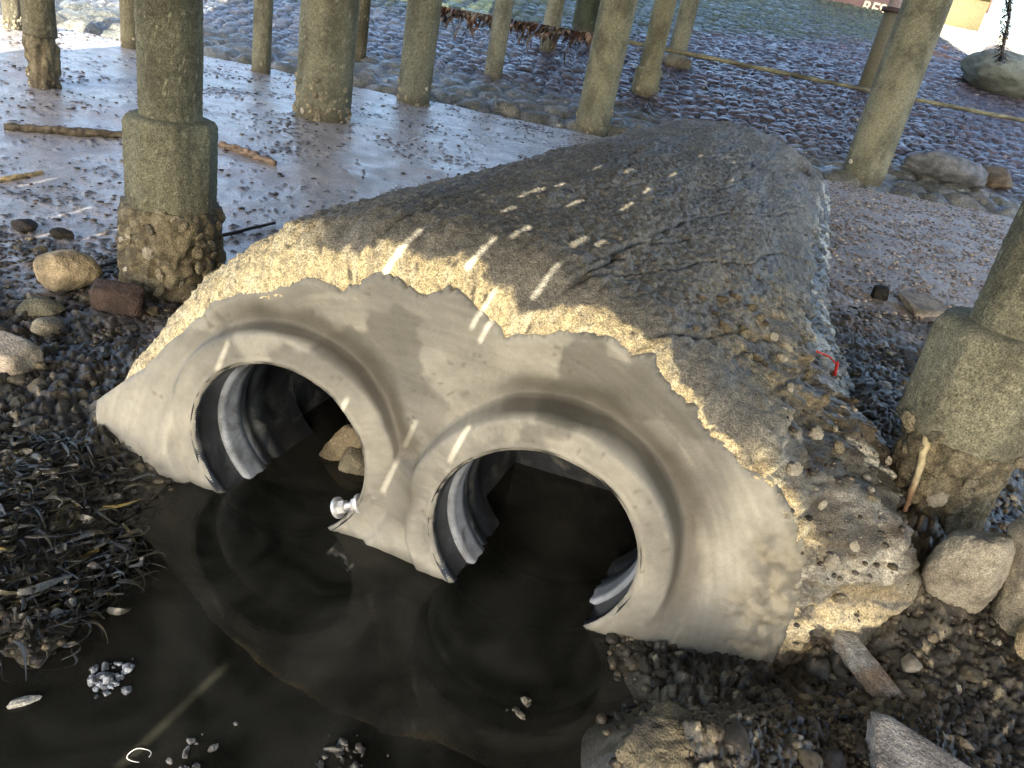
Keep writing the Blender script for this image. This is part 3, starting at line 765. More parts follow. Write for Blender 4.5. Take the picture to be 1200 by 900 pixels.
def oyster_on(parent, pt, normal, size, k, roll):
    o = bpy.data.objects.new('oyster_shell', OYSTERS[k]); COL.objects.link(o); o.parent = parent
    q = Vector(normal).to_track_quat('Z', 'Y')
    o.rotation_mode = 'QUATERNION'; o.rotation_quaternion = q @ Vector((0, 0, 1)).rotation_difference(Vector((0, 0, 1))) @ Matrix.Rotation(roll, 3, 'Z').to_quaternion()
    o.location = pt; o.scale = (size, size, size)
def pile(bx, by, hw, label, top, levels=None, group='concrete piles holding up the pier', seg=64, dz=.03, oyst=0, lean=0., seed=1, col=(.165, .163, .112), loc=None, olow=.0, ohigh=.4):
    """levels: list of (name, px_row_bottom or None, px_row_top or None, half width px, kind)"""
    b = np.array(loc) if loc is not None else hit(bx, by)
    g = float(b[2]); X0, Y0 = b[0], b[1]
    rad = hw*mpp((X0, Y0, g+.1))
    root = empty('pier_pile', (X0, Y0, g-.0), label, 'pile', group)
    rs = np.random.default_rng(seed)
    if levels is None: levels = [('shaft', None, None, hw, 'round')]
    rb = rad
    for nm, y0, y1, h, kind in levels:
        za = g-.35 if y0 is None else zat(X0, Y0, y0)
        zb = top if y1 is None else zat(X0, Y0, y1)
        r0 = h*mpp((X0, Y0, max(za, g)))
        n = max(int((zb-za)/dz), 8)
        if kind == 'round' and top-za > 2.5 and dz < .02: n = min(n, 260)
        z = np.linspace(za, zb, n); a = np.linspace(0, 2*math.pi, seg, endpoint=False)
        ZZ, AA = np.meshgrid(z, a, indexing='ij')
        R_ = np.full(ZZ.shape, r0)
        if kind in ('octagon', 'cap'):
            q = (AA+.2) % (math.pi/4)-math.pi/8
            R_ = R_*.985*(np.cos(math.pi/8)/np.cos(q))**.7/.97
            R_ = R_*(1-.5*(1-np.sqrt(np.clip(1-(1-np.clip((zb-ZZ)/.045, 0, 1))**2, 0, 1)))*.35)
        R_ = R_+(.004+.012*(kind == 'crust'))*fbm(np.cos(AA)*3+seed, np.sin(AA)*3, ZZ*4, 4)
        R_ = R_+.0035*fbm(np.cos(AA)*rb*60+seed, np.sin(AA)*rb*60, ZZ*60, 3)*(dz < .02)
        if kind == 'crust':
            f1, f2, idv = worley(AA/(2*math.pi)*round(2*math.pi*r0/.065), ZZ/.065); lump = np.sqrt(np.clip(1-(f1/.75)**2, 0, 1))*(idv > .2)
            # wrap-safe fade of the lumps at the seam
            R_ = R_+.028*lump*ss(np.minimum(AA, 2*math.pi-AA), 0, .3)
            R_ = R_*(1-.08*ss(ZZ, zb-.05, zb))
        X = X0*0+R_*np.cos(AA); Y = R_*np.sin(AA)
        V = np.stack([X, Y, ZZ-g], -1).reshape(-1, 3)
        Fs = [grid_faces(n, seg, True)]
        V = np.concatenate([V, [[0, 0, zb-g], [0, 0, za-g]]]); j = np.arange(seg)
        Fs.append(np.stack([(n-1)*seg+j, (n-1)*seg+(j+1) % seg, np.full(seg, n*seg)], 1)); Fs.append(np.stack([(j+1) % seg, j, np.full(seg, n*seg+1)], 1))
        n1 = fbm(V[:, 0]*5+seed, V[:, 1]*5, V[:, 2]*3, 4); n2 = fbm(V[:, 0]*28, V[:, 1]*28, V[:, 2]*28, 3)
        c = mix(col, [q*.55 for q in col], ss(n1+.4*n2, -.4, .6))
        c = mix(c, (.32, .31, .22), (n2 > .62)*.6)
        if kind == 'crust': c = mix(c, mix((.20, .17, .11), (.09, .075, .05), ss(n2+n1, -.4, .5)), .8)
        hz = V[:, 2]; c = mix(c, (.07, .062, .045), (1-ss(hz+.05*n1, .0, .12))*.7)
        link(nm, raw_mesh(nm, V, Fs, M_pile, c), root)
    # oysters low on the pile
    for k in range(oyst):
        a = rs.uniform(math.pi*.95, math.pi*2.05)       # the sides that face the pool
        hz = olow+(ohigh-olow)*rs.random()**1.3
        rr0 = None
        for nm, y0, y1, h, kind in levels:
            za = g-.35 if y0 is None else zat(X0, Y0, y0); zb = top if y1 is None else zat(X0, Y0, y1)
            if za-g <= hz <= zb-g: rr0 = h*mpp((X0, Y0, max(za, g)))+(.014 if kind == 'crust' else 0)
        if rr0 is None: continue
        nrm = (math.cos(a+rs.normal()*.35), math.sin(a+rs.normal()*.35), rs.uniform(-.5, .35))
        kk = int(rs.choice([0, 1, 2, 3, 4], p=[.3, .25, .2, .17, .08]))
        s = rs.uniform(.018, .036)*(1.0 if rad > .12 else .7)
        oyster_on(root, (rr0*math.cos(a), rr0*math.sin(a), hz), nrm, s, kk, rs.uniform(0, 6.28))
    return root
D1, D2 = DZ-.01, 7.49
# the two jacketed piles beside the culvert
pile(203, 334, 50, 'thick pile left of the culvert with an octagonal jacket and an oyster-crusted foot', D1,
     [('crusted_foot', None, 238, 50, 'crust'), ('jacket', 242, 136, 49, 'octagon'), ('shaft', 140, None, 34.5, 'round')], seg=150, dz=.008, oyst=46, seed=3, ohigh=.42)
pile(1088, 585, 60, 'leaning-looking pile right of the culvert with a square-shouldered jacket and rubble round its foot', D1,
     [('crusted_foot', None, 495, 50, 'crust'), ('jacket', 503, 385, 76, 'octagon'), ('shaft', 392, None, 48, 'round')], seg=170, dz=.008, oyst=30, seed=4, col=(.20, .195, .14), ohigh=.34)
far = [ # base x, base y, half width, label, top, levels, oysters
 (378, 138, 31.5, 'thickest plain pile standing in the mud flat, pale oysters speckling its foot', D1, None, 46, (.155, .153, .105)),
 (484, 120, 19, 'medium pile with pale barnacles at its foot where the mud flat meets the stone slope', D1, None, 12, (.165, .163, .115)),
 (52, 101, 14, 'pile at far left whose thick upper sleeve stops short above a thinner rough foot', D1, [('foot', None, 40, 14, 'crust'), ('sleeve', 42, None, 17.5, 'round')], 14, (.13, .12, .08)),
 (16, 34, 10, 'thin pile in the top left corner with a collar of shells round its foot', D1, None, 26, (.12, .11, .08)),
 (153, 56, 10, 'slim bare pile standing alone on the mud behind the jacketed pile', D1, None, 4, (.15, .14, .09)),
 (306, 85, 10.5, 'slim bare pile on the mud left of the thickest pile', D1, None, 3, (.165, .16, .11)),
 (420, 69, 8.5, 'thin dark pile half hidden behind the thickest pile', D1, None, 0, (.12, .11, .07)),
 (577, 92, 10.5, 'slim pale pile on the stone slope crossed by the weed-hung rail', D2, None, 3, (.215, .213, .16)),
 (641, 60, 10, 'short-looking pale pile behind the weed-hung rail', D2, None, 0, (.22, .21, .15)),
 (684, 36, 15, 'dark green pile farthest up the stone slope, right of the weed-hung rail', D2, None, 0, (.05, .06, .035)),
 (692, 156, 20, 'large olive pile at the far left corner of the culvert top', D2, None, 16, (.195, .192, .13)),
 (790, 76, 10.5, 'slim olive pile up the slope with a stone block at its foot', D2, None, 0, (.205, .20, .14)),
 (1010, 208, 24, 'large olive pile rising behind the far right corner of the culvert', D2, None, 6, (.215, .212, .15))]
for i, (bx, by, hw, lab, tp, lv, oy, cc) in enumerate(far):
    pile(bx, by, hw, lab, tp, lv, seg=72, dz=.025, oyst=oy, seed=20+i, col=cc, ohigh=.35 if hw > 15 else .14)
pile(754, 110, 14, 'mottled pile on the slope with a thicker square foot', D2, [('foot', None, 78, 15.5, 'octagon'), ('shaft', 80, None, 12.5, 'round')], oyst=6, seed=41, col=(.20, .19, .12), seg=72, dz=.025)
# thin metal post behind the big right pile
b = hit(1012, 108); tt = empty('metal_post', b, 'thin post with a pale metal upper half just behind the large right-hand pile', 'post')
r_ = 8*mpp(b); zc = zat(b[0], b[1], 14)-b[2]
V, Fc = tube([(0, 0, -.2), (0, 0, zc*.5), (0, 0, zc)], r_*1.05, 24); link('wooden_foot', raw_mesh('wooden_foot', V, Fc, M_pile, (.12, .11, .075)), tt)
V, Fc = tube([(0, 0, zc-.01), (0, 0, zc+.06)], r_*1.5, 24); link('coupling', raw_mesh('coupling', V, Fc, M_wood, (.05, .03, .03)), tt)
V, Fc = tube([(0, 0, zc+.05), (0, 0, 7.45-b[2])], r_*.8, 24); link('metal_tube', raw_mesh('metal_tube', V, Fc, M_wood, (.45, .38, .40)), tt)

# ------------------------------------------------------------------ rail across the slope with hanging weed
def at_y(px, py, Y): d = ray(px, py); return CP+d*(Y/d[1])
RY = 12.15
pa, pb, pc, pd, pe = [at_y(x, y, RY) for x, y in [(512, 9), (720, 46), (822, 66), (1004, 103), (1210, 143)]]
pz = np.mean([p[2] for p in (pa, pb, pd, pe)])
rail = empty('cross_rail', (pa[0], RY, pz), 'long thin greenish rail running level from pile to pile across the stone slope', 'rail')
pts = resample([(0, 0, pa[2]-pz), (pb[0]-pa[0], 0, pb[2]-pz), (pc[0]-pa[0], 0, pc[2]-pz), (pd[0]-pa[0], 0, pd[2]-pz), (pe[0]-pa[0]+1, 0, pe[2]-pz)], 160)
V, Fc = tube(pts, .030, 14, 3, .25)
n1 = fbm(V[:, 0]*3, V[:, 1]*8, V[:, 2]*8, 4)
link('rail_bar', raw_mesh('rail_bar', V, Fc, M_wood, mix((.19, .185, .12), (.08, .075, .05), ss(n1, -.3, .4))), rail)
def strand(p, L, wd, ns=7, drift=.15, seed=0, flat=True):
    r = np.random.default_rng(seed); dirv = np.array([r.normal()*drift, r.normal()*drift, -1.]); s = np.linspace(0, 1, ns)[:, None]
    c = np.asarray(p)+dirv*L*s+np.stack([.15*L*np.sin(s[:, 0]*4+seed), .1*L*np.cos(s[:, 0]*3+seed)-.1*L, 0*s[:, 0]], 1)
    w = wd*(1-.75*s[:, 0]**1.5)*(1+.5*np.sin(s[:, 0]*9+seed)); a = r.uniform(0, 3.14)+s[:, 0]*2
    side = np.stack([np.cos(a), np.sin(a), 0*a], 1)*w[:, None]
    V = np.stack([c-side, c+side], 1).reshape(-1, 3)
    return V, grid_faces(ns, 2)
ST = []
Lr = pb[0]-pa[0]
for k in range(330):
    s = rng.random(); x = s*Lr*1.03; zz = (pa[2]+(pb[2]-pa[2])*s)-pz
    L = .10+.16*rng.random()**2+.25*(rng.random() > .95)
    ST.append(strand((x, rng.normal()*.03, zz+.03), L*(.8+.5*math.sin(s*23)**2), .02+.02*rng.random(), seed=k))
V, Fc = merge(ST)
n1 = fbm(V[:, 0]*3, V[:, 1]*9, V[:, 2]*9, 3)
tag(link('hanging_weed', raw_mesh('hanging_weed', V, Fc, M_weed, mix((.035, .022, .018), (.14, .07, .04), ss(n1, -.2, .6)), .5), None, (pa[0], RY, pz)), 'dark brown seaweed draped over the left half of the rail and hanging from it', 'seaweed')
# dark hanging rope at the top right
p0 = at_y(1186, -30, 9.0); p1 = at_y(1172, 72, 9.0)
ST = []
for k in range(420):
    s = rng.random(); p = p0+(p1-p0)*s; ST.append(strand((p[0]+rng.normal()*.022, 9+rng.normal()*.022, p[2]), .035, .008, 4, 1.2, k+900))
ct = tube(resample([p0+(0, 0, 1.6), p0, (p0+p1)/2+(.03, 0, 0), p1], 30), .016, 8); ST.append(ct)
V, Fc = merge(ST)
tag(link('hanging_rope', raw_mesh('hanging_rope', V, Fc, M_weed, (.02, .018, .017))), 'weed-fouled dark rope hanging down in front of the sunlit ground at top right', 'rope')

# ------------------------------------------------------------------ quay wall, steps and things at the head of the slope
def quay():
    y0 = TOPY; zb = slope_h(0, TOPY)
    w = empty('quay_wall', (11, y0, zb), 'low concrete quay wall along the head of the stone slope, pinkish with pale graffiti', 'wall')
    V, Fq = box_verts(-4.9, -2.85, 0, .5, -.6, 1.3)
    V2 = V; c = (.20, .13, .12)
    link('painted_panel', raw_mesh('painted_panel', V2, Fq, M_pile, c, smooth=False), w)
    V, Fq = box_verts(-2.83, -.2, .03, .5, -.6, .8); link('stone_ledge', raw_mesh('stone_ledge', V, Fq, M_pile, (.16, .14, .075), smooth=False), w)
    V, Fq = box_verts(-2.83, -.1, -.08, .62, .802, .92); link('coping', raw_mesh('coping', V, Fq, M_pile, (.35, .31, .25), smooth=False), w)
    cu = bpy.data.curves.new('graffiti', 'FONT'); cu.body = 'RES9 PU'; cu.size = .42; cu.extrude = .004; cu.offset = .008; cu.shear = .1
    t = bpy.data.objects.new('graffiti', cu); COL.objects.link(t)
    dg = bpy.context.evaluated_depsgraph_get(); me = bpy.data.meshes.new_from_object(t.evaluated_get(dg)); bpy.data.objects.remove(t)
    m = principled('spray_paint', col=(.75, .68, .45), rough=.7, bumps=()); me.materials.clear(); me.materials.append(m)
    o = link('graffiti', me, w); o.rotation_euler = (math.pi/2, 0, 0)
    p = at_y(1009, 9, y0-.01); o.location = (p[0]-11, -.006, p[2]-zb-.1)
    w['px'] = 0; del w['px']
quay()
b = at_y(1150, 2, 27.5)
st = empty('timber_bench', (b[0]-1.2, 27.5, 4.3), 'brown timber bench frame on the quay above the ledge, partly orange', 'bench')  # seat and backrest coloured orange, legs brown
for (x0, x1, y0, y1, z0, z1, nm, c) in [(-2.4, 1.6, -.3, .3, .42, .5, 'seat', (.35, .13, .05)), (-2.4, 1.6, .3, .38, .62, .78, 'backrest', (.40, .16, .06)), (-2.4, 1.6, .3, .38, .9, 1.06, 'backrest', (.40, .16, .06)),
        (-2.2, -2.1, -.28, .3, -.2, .42, 'leg', (.12, .07, .05)), (1.3, 1.4, -.28, .3, -.2, .42, 'leg', (.12, .07, .05)), (-.4, -.3, -.28, .3, -.2, .42, 'leg', (.12, .07, .05))]:
    V, Fq = box_verts(x0, x1, y0, y1, z0, z1); link(nm, raw_mesh(nm, V, Fq, M_wood, c, smooth=False), st)

# ------------------------------------------------------------------ boulders and blocks
def onground(px, py, dims, sink=.35): p = hit(px, py); return (p[0], p[1]+dims[1]*.6, p[2]+dims[2]*(1-sink))
def pxrock(name, cx, by, wpx, hpx, label, cat, seed, col, col2=None, depth=.8, sink=.25, rot=(0, 0, 0), yoff=.0, **k):
    p = hit(cx, by); s = mpp(p); a = wpx*s/2; c = hpx*s/2*1.05; bdep = a*depth
    return make_rock(name, label, cat, (p[0], p[1]+bdep*.5+yoff, p[2]+c*(1-sink)), (a, bdep, c), rot, seed, col, col2, **k)
pxrock('boulder', 68, 343, 80, 58, 'rounded tan boulder resting on the mud left of the jacketed pile', 'boulder', 11, (.42, .34, .22), rot=(0, 6, 20), facets=30, power=7)
pxrock('broken_slab', 2, 436, 82, 40, 'flat-topped pinkish concrete chunk cut by the left edge of the photo', 'concrete chunk', 12, (.42, .36, .28), rot=(0, 3, -15), box=1, power=16, depth=.7)
pxrock('dark_block', 134, 368, 72, 40, 'wet dark angular block lying between the tan boulder and the jacketed pile', 'stone', 13, (.08, .055, .045), rot=(0, 5, 12), box=1, depth=.6)
pxrock('stone', 42, 372, 46, 22, 'low grey-green stone just below the tan boulder', 'stone', 14, (.16, .15, .10))
pxrock('stone', 50, 392, 44, 18, 'small flat pale stone above the broken chunk at left', 'stone', 15, (.34, .29, .20))
pxrock('stone', 72, 305-25, 24, 13, 'dark pointed stone alone on the bright mud left of the jacketed pile', 'stone', 16, (.04, .035, .03))
pxrock('stone', 24, 272, 28, 16, 'dark pointed stone on the bright mud at the left edge', 'stone', 17, (.045, .04, .035))
p = hit(1133, 738)
make_rock('boulder', 'big pale brown rock leaning at the foot of the right jacketed pile', 'boulder', (p[0]-.02, p[1]+.10, p[2]+.13), (.12, .10, .215), (12, -22, 15), 21, (.30, .275, .22), (.17, .15, .12), facets=26, power=12)
p = hit(1186, 748)
tt = empty('broken_post', (p[0], p[1]+.05, p[2]), 'grey rounded post stump standing at the right edge of the photo', 'post')
V, Fc = tube(resample([(.04, 0, -.1), (-.02, -.01, .15), (-.10, -.03, .36), (-.108, -.03, .385)], 40), list(np.linspace(.062, .058, 38))+[.05, .03], 40, 5, .05)
link('stump', raw_mesh('stump', V, Fc, M_rock, mix((.24, .22, .17), (.12, .11, .09), ss(fbm(V[:, 0]*20, V[:, 1]*20, V[:, 2]*5, 4), -.4, .4))), tt)
p = hit(1205, 790)
make_rock('stone', 'yellowish angular rock cut by the right edge below the grey stump', 'stone', (p[0]+.03, p[1]+.05, p[2]+.05), (.06, .06, .09), (0, -20, 0), 22, (.48, .38, .24), level=4)
p = hit(1010, 800)
make_rock('concrete_shard', 'long rusty-edged grey shard sticking out of the black gravel below the culvert corner', 'concrete shard', (p[0], p[1]+.03, p[2]+.035), (.04, .15, .035), (4, 0, 24), 23, (.34, .33, .30), (.26, .19, .13), box=1, power=14, facets=8, rough=.12)
p = hit(1075, 905)
make_rock('stone_slab', 'flat grey slab at the bottom edge of the photo, right of the water', 'slab', (p[0], p[1]-.01, p[2]+.02), (.15, .10, .035), (6, 4, -24), 24, (.32, .30, .28), box=1, power=18, facets=6)
p = hit(800, 890)
make_rock('mud_crusted_stone', 'low rough stone crusted with pale mud at the bottom edge beside the pool', 'stone', (p[0], p[1]+.02, p[2]-.01), (.14, .12, .07), (0, 0, 20), 25, (.20, .17, .11), (.06, .055, .045), rough=.16)
p = hit(1075, 365)
make_rock('stone_slab', 'small grey flat slab against the shoulder of the right jacketed pile', 'slab', (p[0]+.02, p[1], p[2]+.05), (.16, .15, .025), (8, -4, 20), 26, (.26, .23, .19), box=1, power=16, facets=6)
pxrock('stone', 1030, 352, 22, 20, 'black jagged stone in the shadow beside the culvert flank', 'stone', 27, (.02, .018, .015), box=1)
pxrock('boulder', 1100, 214, 88, 36, 'broad bluish grey boulder at the foot of the stone slope behind the large right pile', 'boulder', 31, (.17, .18, .20), (.09, .10, .11), depth=.7)
pxrock('boulder', 1165, 222, 50, 24, 'brown boulder right of the bluish boulder at the foot of the slope', 'boulder', 32, (.14, .11, .075))
pxrock('boulder', 1215, 122, 130, 52, 'large grey-green domed boulder at the right edge high on the slope', 'boulder', 33, (.13, .15, .13), (.08, .09, .08), facets=6, power=5, rot=(0, 8, 0))
pxrock('boulder', 1168, 72, 40, 20, 'small grey rock under the hanging rope at top right', 'boulder', 34, (.16, .15, .15))
pxrock('stone_block', 792, 82, 42, 20, 'grey stone block at the foot of the slim pile on the slope', 'stone', 35, (.19, .17, .12), box=1)
pxrock('stone', 930, 205, 46, 14, 'greenish flat stone between the culvert corner and the large right pile', 'stone', 36, (.12, .11, .07), box=1)
# rocks inside the left mouth
for (u, t, z, d, sd, c, lab) in [(.24, .44, .04, (.08, .06, .10), 51, (.19, .155, .10), 'brown jagged rock wedged inside the left pipe mouth, at its back'), (.33, .40, .01, (.09, .07, .065), 52, (.30, .27, .19), 'pale rounded rock half in the water inside the left pipe mouth')]:
    q = P0+u*U+t*A; make_rock('stone', lab, 'stone', (q[0], q[1], z), d, (10, 20, 30), sd, c, level=4)

# ------------------------------------------------------------------ driftwood, rods, small finds
def stick(name, label, cat, pxs, z, rad, col, seed, mat=None, rough=.25, lift=0.):
    P = []
    for x, y in pxs:
        p = hit(x, y); P.append((p[0], p[1], p[2]+lift+z))
    P = resample(P, 60); P[:, 2] = np.linspace(P[0, 2], P[-1, 2], 60)+.004*fbm(np.arange(60)*.1, 0., seed)
    V, Fc = tube(P, [rad*(.75+.25*math.sin(math.pi*min(1, max(0, i/59))))*1.0 for i in range(60)], 14, seed, rough)
    return tag(link(name, raw_mesh(name, V, Fc, mat or M_wood, mix(col, [q*.45 for q in col], ss(fbm(V[:, 0]*20+seed, V[:, 1]*20, V[:, 2]*60, 4), -.3, .4)))), label, cat)
stick('driftwood_log', 'long dark log lying across the mud behind the jacketed pile', 'driftwood', [(5, 152), (80, 158), (152, 163)], .02, .03, (.11, .09, .06), 1, rough=.5)
stick('pale_plank', 'yellowish split plank lying on the mud at the left edge', 'driftwood', [(-20, 217), (50, 204)], .01, .016, (.50, .38, .20), 2)
o = stick('fallen_branch', 'broken brown branch with a forked end on the mud right of the jacketed pile', 'driftwood', [(258, 172), (290, 182), (323, 195)], .02, .028, (.24, .17, .12), 3, rough=.5)
stick('thin_pole', 'straight thin dark pole lying on the mud across the foot of the jacketed pile', 'pole', [(104, 319), (200, 294), (322, 264)], .015, .011, (.05, .045, .045), 4, rough=.05)
_b = hit(1088, 585); _d = (_b-CP).dot(fw)-.17; q0 = ray(1059, 607); q0 = CP+q0*(_d/q0.dot(fw))
def lift_to(px, py, base, dep):   # point seen at a pixel, at a chosen distance in front of the pile
    d = ray(px, py); return CP+d*(dep/d.dot(fw))
q1 = lift_to(1089, 505, q0, _d+.0)
V, Fc = tube(resample([q0-(0, 0, .03), (q0+q1)/2+(.004, 0, 0), q1], 40), list(np.linspace(.006, .014, 40)), 12, 3, .3)
tag(link('leaning_stick', raw_mesh('leaning_stick', V, Fc, M_wood, mix((.42, .36, .22), (.20, .12, .07), ss(V[:, 2]*-1+q0[2]+.12, -.02, .06)))), 'pale yellowish stick leaning against the foot of the right jacketed pile', 'stick')
# red scrap
_u = np.array([0, 0, .012])
q, q2, q3 = surf(955, 419)[0]+_u*2, surf(978, 433)[0]+_u*2, surf(977, 443)[0]+_u
V1 = tube(resample([q, (q+q2)/2+(0, 0, .01), q2], 12), .004, 8); V2 = tube(resample([q2+(.0, 0, .01), q3], 6), .007, 8)
V, Fc = merge([V1, V2]); tag(link('red_strap', raw_mesh('red_strap', V, Fc, M_red)), 'bright red plastic strap end lying on the shelly right flank of the culvert', 'plastic strap')
# white net or rag, shell and a cord in the pool
def lump_cluster(name, label, cat, px, py, wpx, n, s, col, seed, mat=M_stone):
    c = gz(px, py, .01); r = np.random.default_rng(seed); parts = []
    w = wpx*mpp(c)/2
    for k in range(n):
        sk = s*(.35+1.9*r.random()**2.5); V, Fc = rock_verts(3, (sk*r.uniform(.8, 1.4), sk*r.uniform(.6, 1.), sk*.6), seed*50+k, rough=.3)
        a = r.uniform(0, 3.14); R_ = np.array([[math.cos(a), -math.sin(a), 0], [math.sin(a), math.cos(a), 0], [0, 0, 1]])
        parts.append((V@R_.T+np.array([c[0]+r.normal()*w*.45, c[1]+r.normal()*w*.5, .001+abs(r.normal())*.003]), Fc))
    V, Fc = merge(parts); t = ss(fbm(V[:, 0]*60, V[:, 1]*60, V[:, 2]*60, 3), -.4, .4)
    return tag(link(name, raw_mesh(name, V, Fc, mat, mix(col, [q*.3 for q in col], t), .35)), label, cat)
lump_cluster('foam_clump', 'blue-white glistening clump of weed and foam floating in the pool at left', 'weed clump', 128, 792, 44, 60, .0065, (.36, .38, .40), 61)
lump_cluster('shell_clump', 'dark clump with two pale shells sticking out of the water below the right pipe', 'shell clump', 612, 828, 36, 9, .007, (.30, .27, .2), 62)
lump_cluster('pebble_clump', 'low heap of wet pebbles breaking the water at the bottom edge', 'pebble heap', 400, 893, 75, 46, .0062, (.14, .13, .11), 63)['kind'] = 'stuff'
lump_cluster('pebble_clump', 'scatter of pale pebbles at the bottom edge below the floating clump', 'pebble heap', 210, 893, 90, 22, .0055, (.3, .28, .25), 64)['kind'] = 'stuff'
V, Fc = rock_verts(4, (.035, .013, .008), 71, rough=.15); c = gz(28, 822, .005)
o = tag(link('razor_shell', raw_mesh('razor_shell', V, Fc, M_stone, (.42, .40, .34), .3), None, c), 'long pale shell lying in shallow water at the left edge', 'shell'); o.rotation_euler = (0, 0, .5)
cc = gz(163, 885, .006); a_ = np.linspace(0, 5.2, 40); V, Fc = tube(np.stack([cc[0]+.022*np.cos(a_)*(1+.2*np.sin(2*a_)), cc[1]+.018*np.sin(a_), .006+.002*np.sin(a_*3)], 1), .0010, 8)
tag(link('cord_loop', raw_mesh('cord_loop', V, Fc, M_white)), 'loop of thin white cord in the water at the bottom left', 'cord')

# ------------------------------------------------------------------ stones of the rubble
def body_z(x, y):
    u, t = local(x, y)
    if t < 0.02: return None
    th = np.interp(u, OX, OZ) if OX[0] < u < OX[-1] else None
    return th
OX, OZ = O[:, 0], O[:, 1]
RS = []
for k in range(14):
    V, Fc = rock_verts(3, (1, .8, .6), 100+k, facets=16, power=16, rough=.12)
    n1 = fbm(V[:, 0]*2+k, V[:, 1]*2, V[:, 2]*2, 4)
    base = [(.10, .085, .06), (.055, .047, .036), (.16, .135, .09), (.12, .095, .07), (.035, .032, .03), (.085, .075, .06), (.24, .20, .13)][k % 7]
    if k == 13: base = (.42, .38, .30)
    RS.append(raw_mesh('rubble_stone', V, Fc, M_stone, mix(base, [q*.5 for q in base], ss(n1, -.3, .4)), .45 if k % 3 else .3))
pos = []
rs = np.random.default_rng(99)
tries = 0
while len(pos) < 292 and tries < 90000:
    tries += 1
    if rs.random() < .66:
        x, y = rs.uniform(.45, 2.6), rs.uniform(1.15, 4.2); lab = 0
    else:
        x, y = rs.uniform(-2.6, -1.05), rs.uniform(1.9, 3.5); lab = 1
    u, t = local(x, y)
    if t > -.02 and -.5 < u < 2.02: continue
    if float(poly_sd(x, y, POOL)) < .05: continue
    px, py = proj((x, y, .15))
    if not (-30 < px < 1230 and 250 < py < 930): continue
    s = .012+.026*rs.random()**2.2
    if any((x-a)**2+(y-b)**2 < (1.1*(s+c))**2 for a, b, c, _ in pos): continue
    pos.append((x, y, s, lab))
for i, (x, y, s, lab) in enumerate(pos):
    o = bpy.data.objects.new('rubble_stone', RS[int(rs.integers(0, 14))]); COL.objects.link(o)
    o.location = (x, y, float(gh(x, y))+.012+s*.12); o.rotation_euler = (rs.normal()*.3, rs.normal()*.3, rs.uniform(0, 6.28)); o.scale = (s, s, s)
    tag(o, ['small wet stone among the loose rubble between the culvert and the right jacketed pile', 'small wet stone on the dark gravel left of the culvert'][lab], 'stone', ['loose stones on the right bank', 'loose stones on the left bank'][lab])
# pale oyster shells on the flank and the rubble
shell_px = [(868,392,.36),(915,420,.5),(920,408,.5),(946,440,.45),(955,505,.35),(955,512,.3),(982,525,.3),(1040,540,.3),(1020,575,.25),(1022,585,.25),(905,395,.55),(975,660,.2),(985,700,.15),(962,590,.3),(925,455,.45),(890,375,.6),(1015,560,.28),(1000,640,.2),(1085,760,.2),(1120,810,.2),(1165,755,.2),(1090,430,.3),(930,550,.35),(1115,690,.2)]
for i, (x, y, z) in enumerate(shell_px):
    q, nr = surf(x, y)
    o = bpy.data.objects.new('oyster_shell', OYSTERS[4 if i % 3 else 1]); COL.objects.link(o)
    sc = .015+.012*rs.random(); o.location = q+nr*sc*.3; o.scale = (sc, sc, sc); o.rotation_mode = 'QUATERNION'; o.rotation_quaternion = Vector(nr+rs.normal(size=3)*.2).to_track_quat('Z', 'Y') @ Matrix.Rotation(rs.uniform(0, 6.28), 3, 'Z').to_quaternion()
    tag(o, 'pale oyster shell lying on the right flank of the culvert or the rubble below', 'oyster shell', 'loose oyster shells on the right bank')
# cluster of rounded yellowish stones bedded on the shoulder of the culvert
for i, (x, y, r) in enumerate([(845,352,10),(862,348,9),(838,368,9),(850,385,12),(870,385,8),(880,362,9),(893,378,8),(822,350,8),(835,395,7),(885,418,9),(895,425,8),(815,385,7)]):
    q, nr = surf(x, y)
    o = bpy.data.objects.new('bedded_stone', RS[[2, 6, 0, 6][i % 4]]); COL.objects.link(o); sc = r*mpp(q)*.95
    o.location = q+nr*sc*.2; o.scale = (sc, sc, sc); o.rotation_euler = (rs.normal()*.3, rs.normal()*.3, rs.uniform(0, 6.28))
    tag(o, 'rounded yellowish stone bedded in the cluster on the right shoulder of the culvert', 'stone', 'stones bedded on the culvert shoulder')

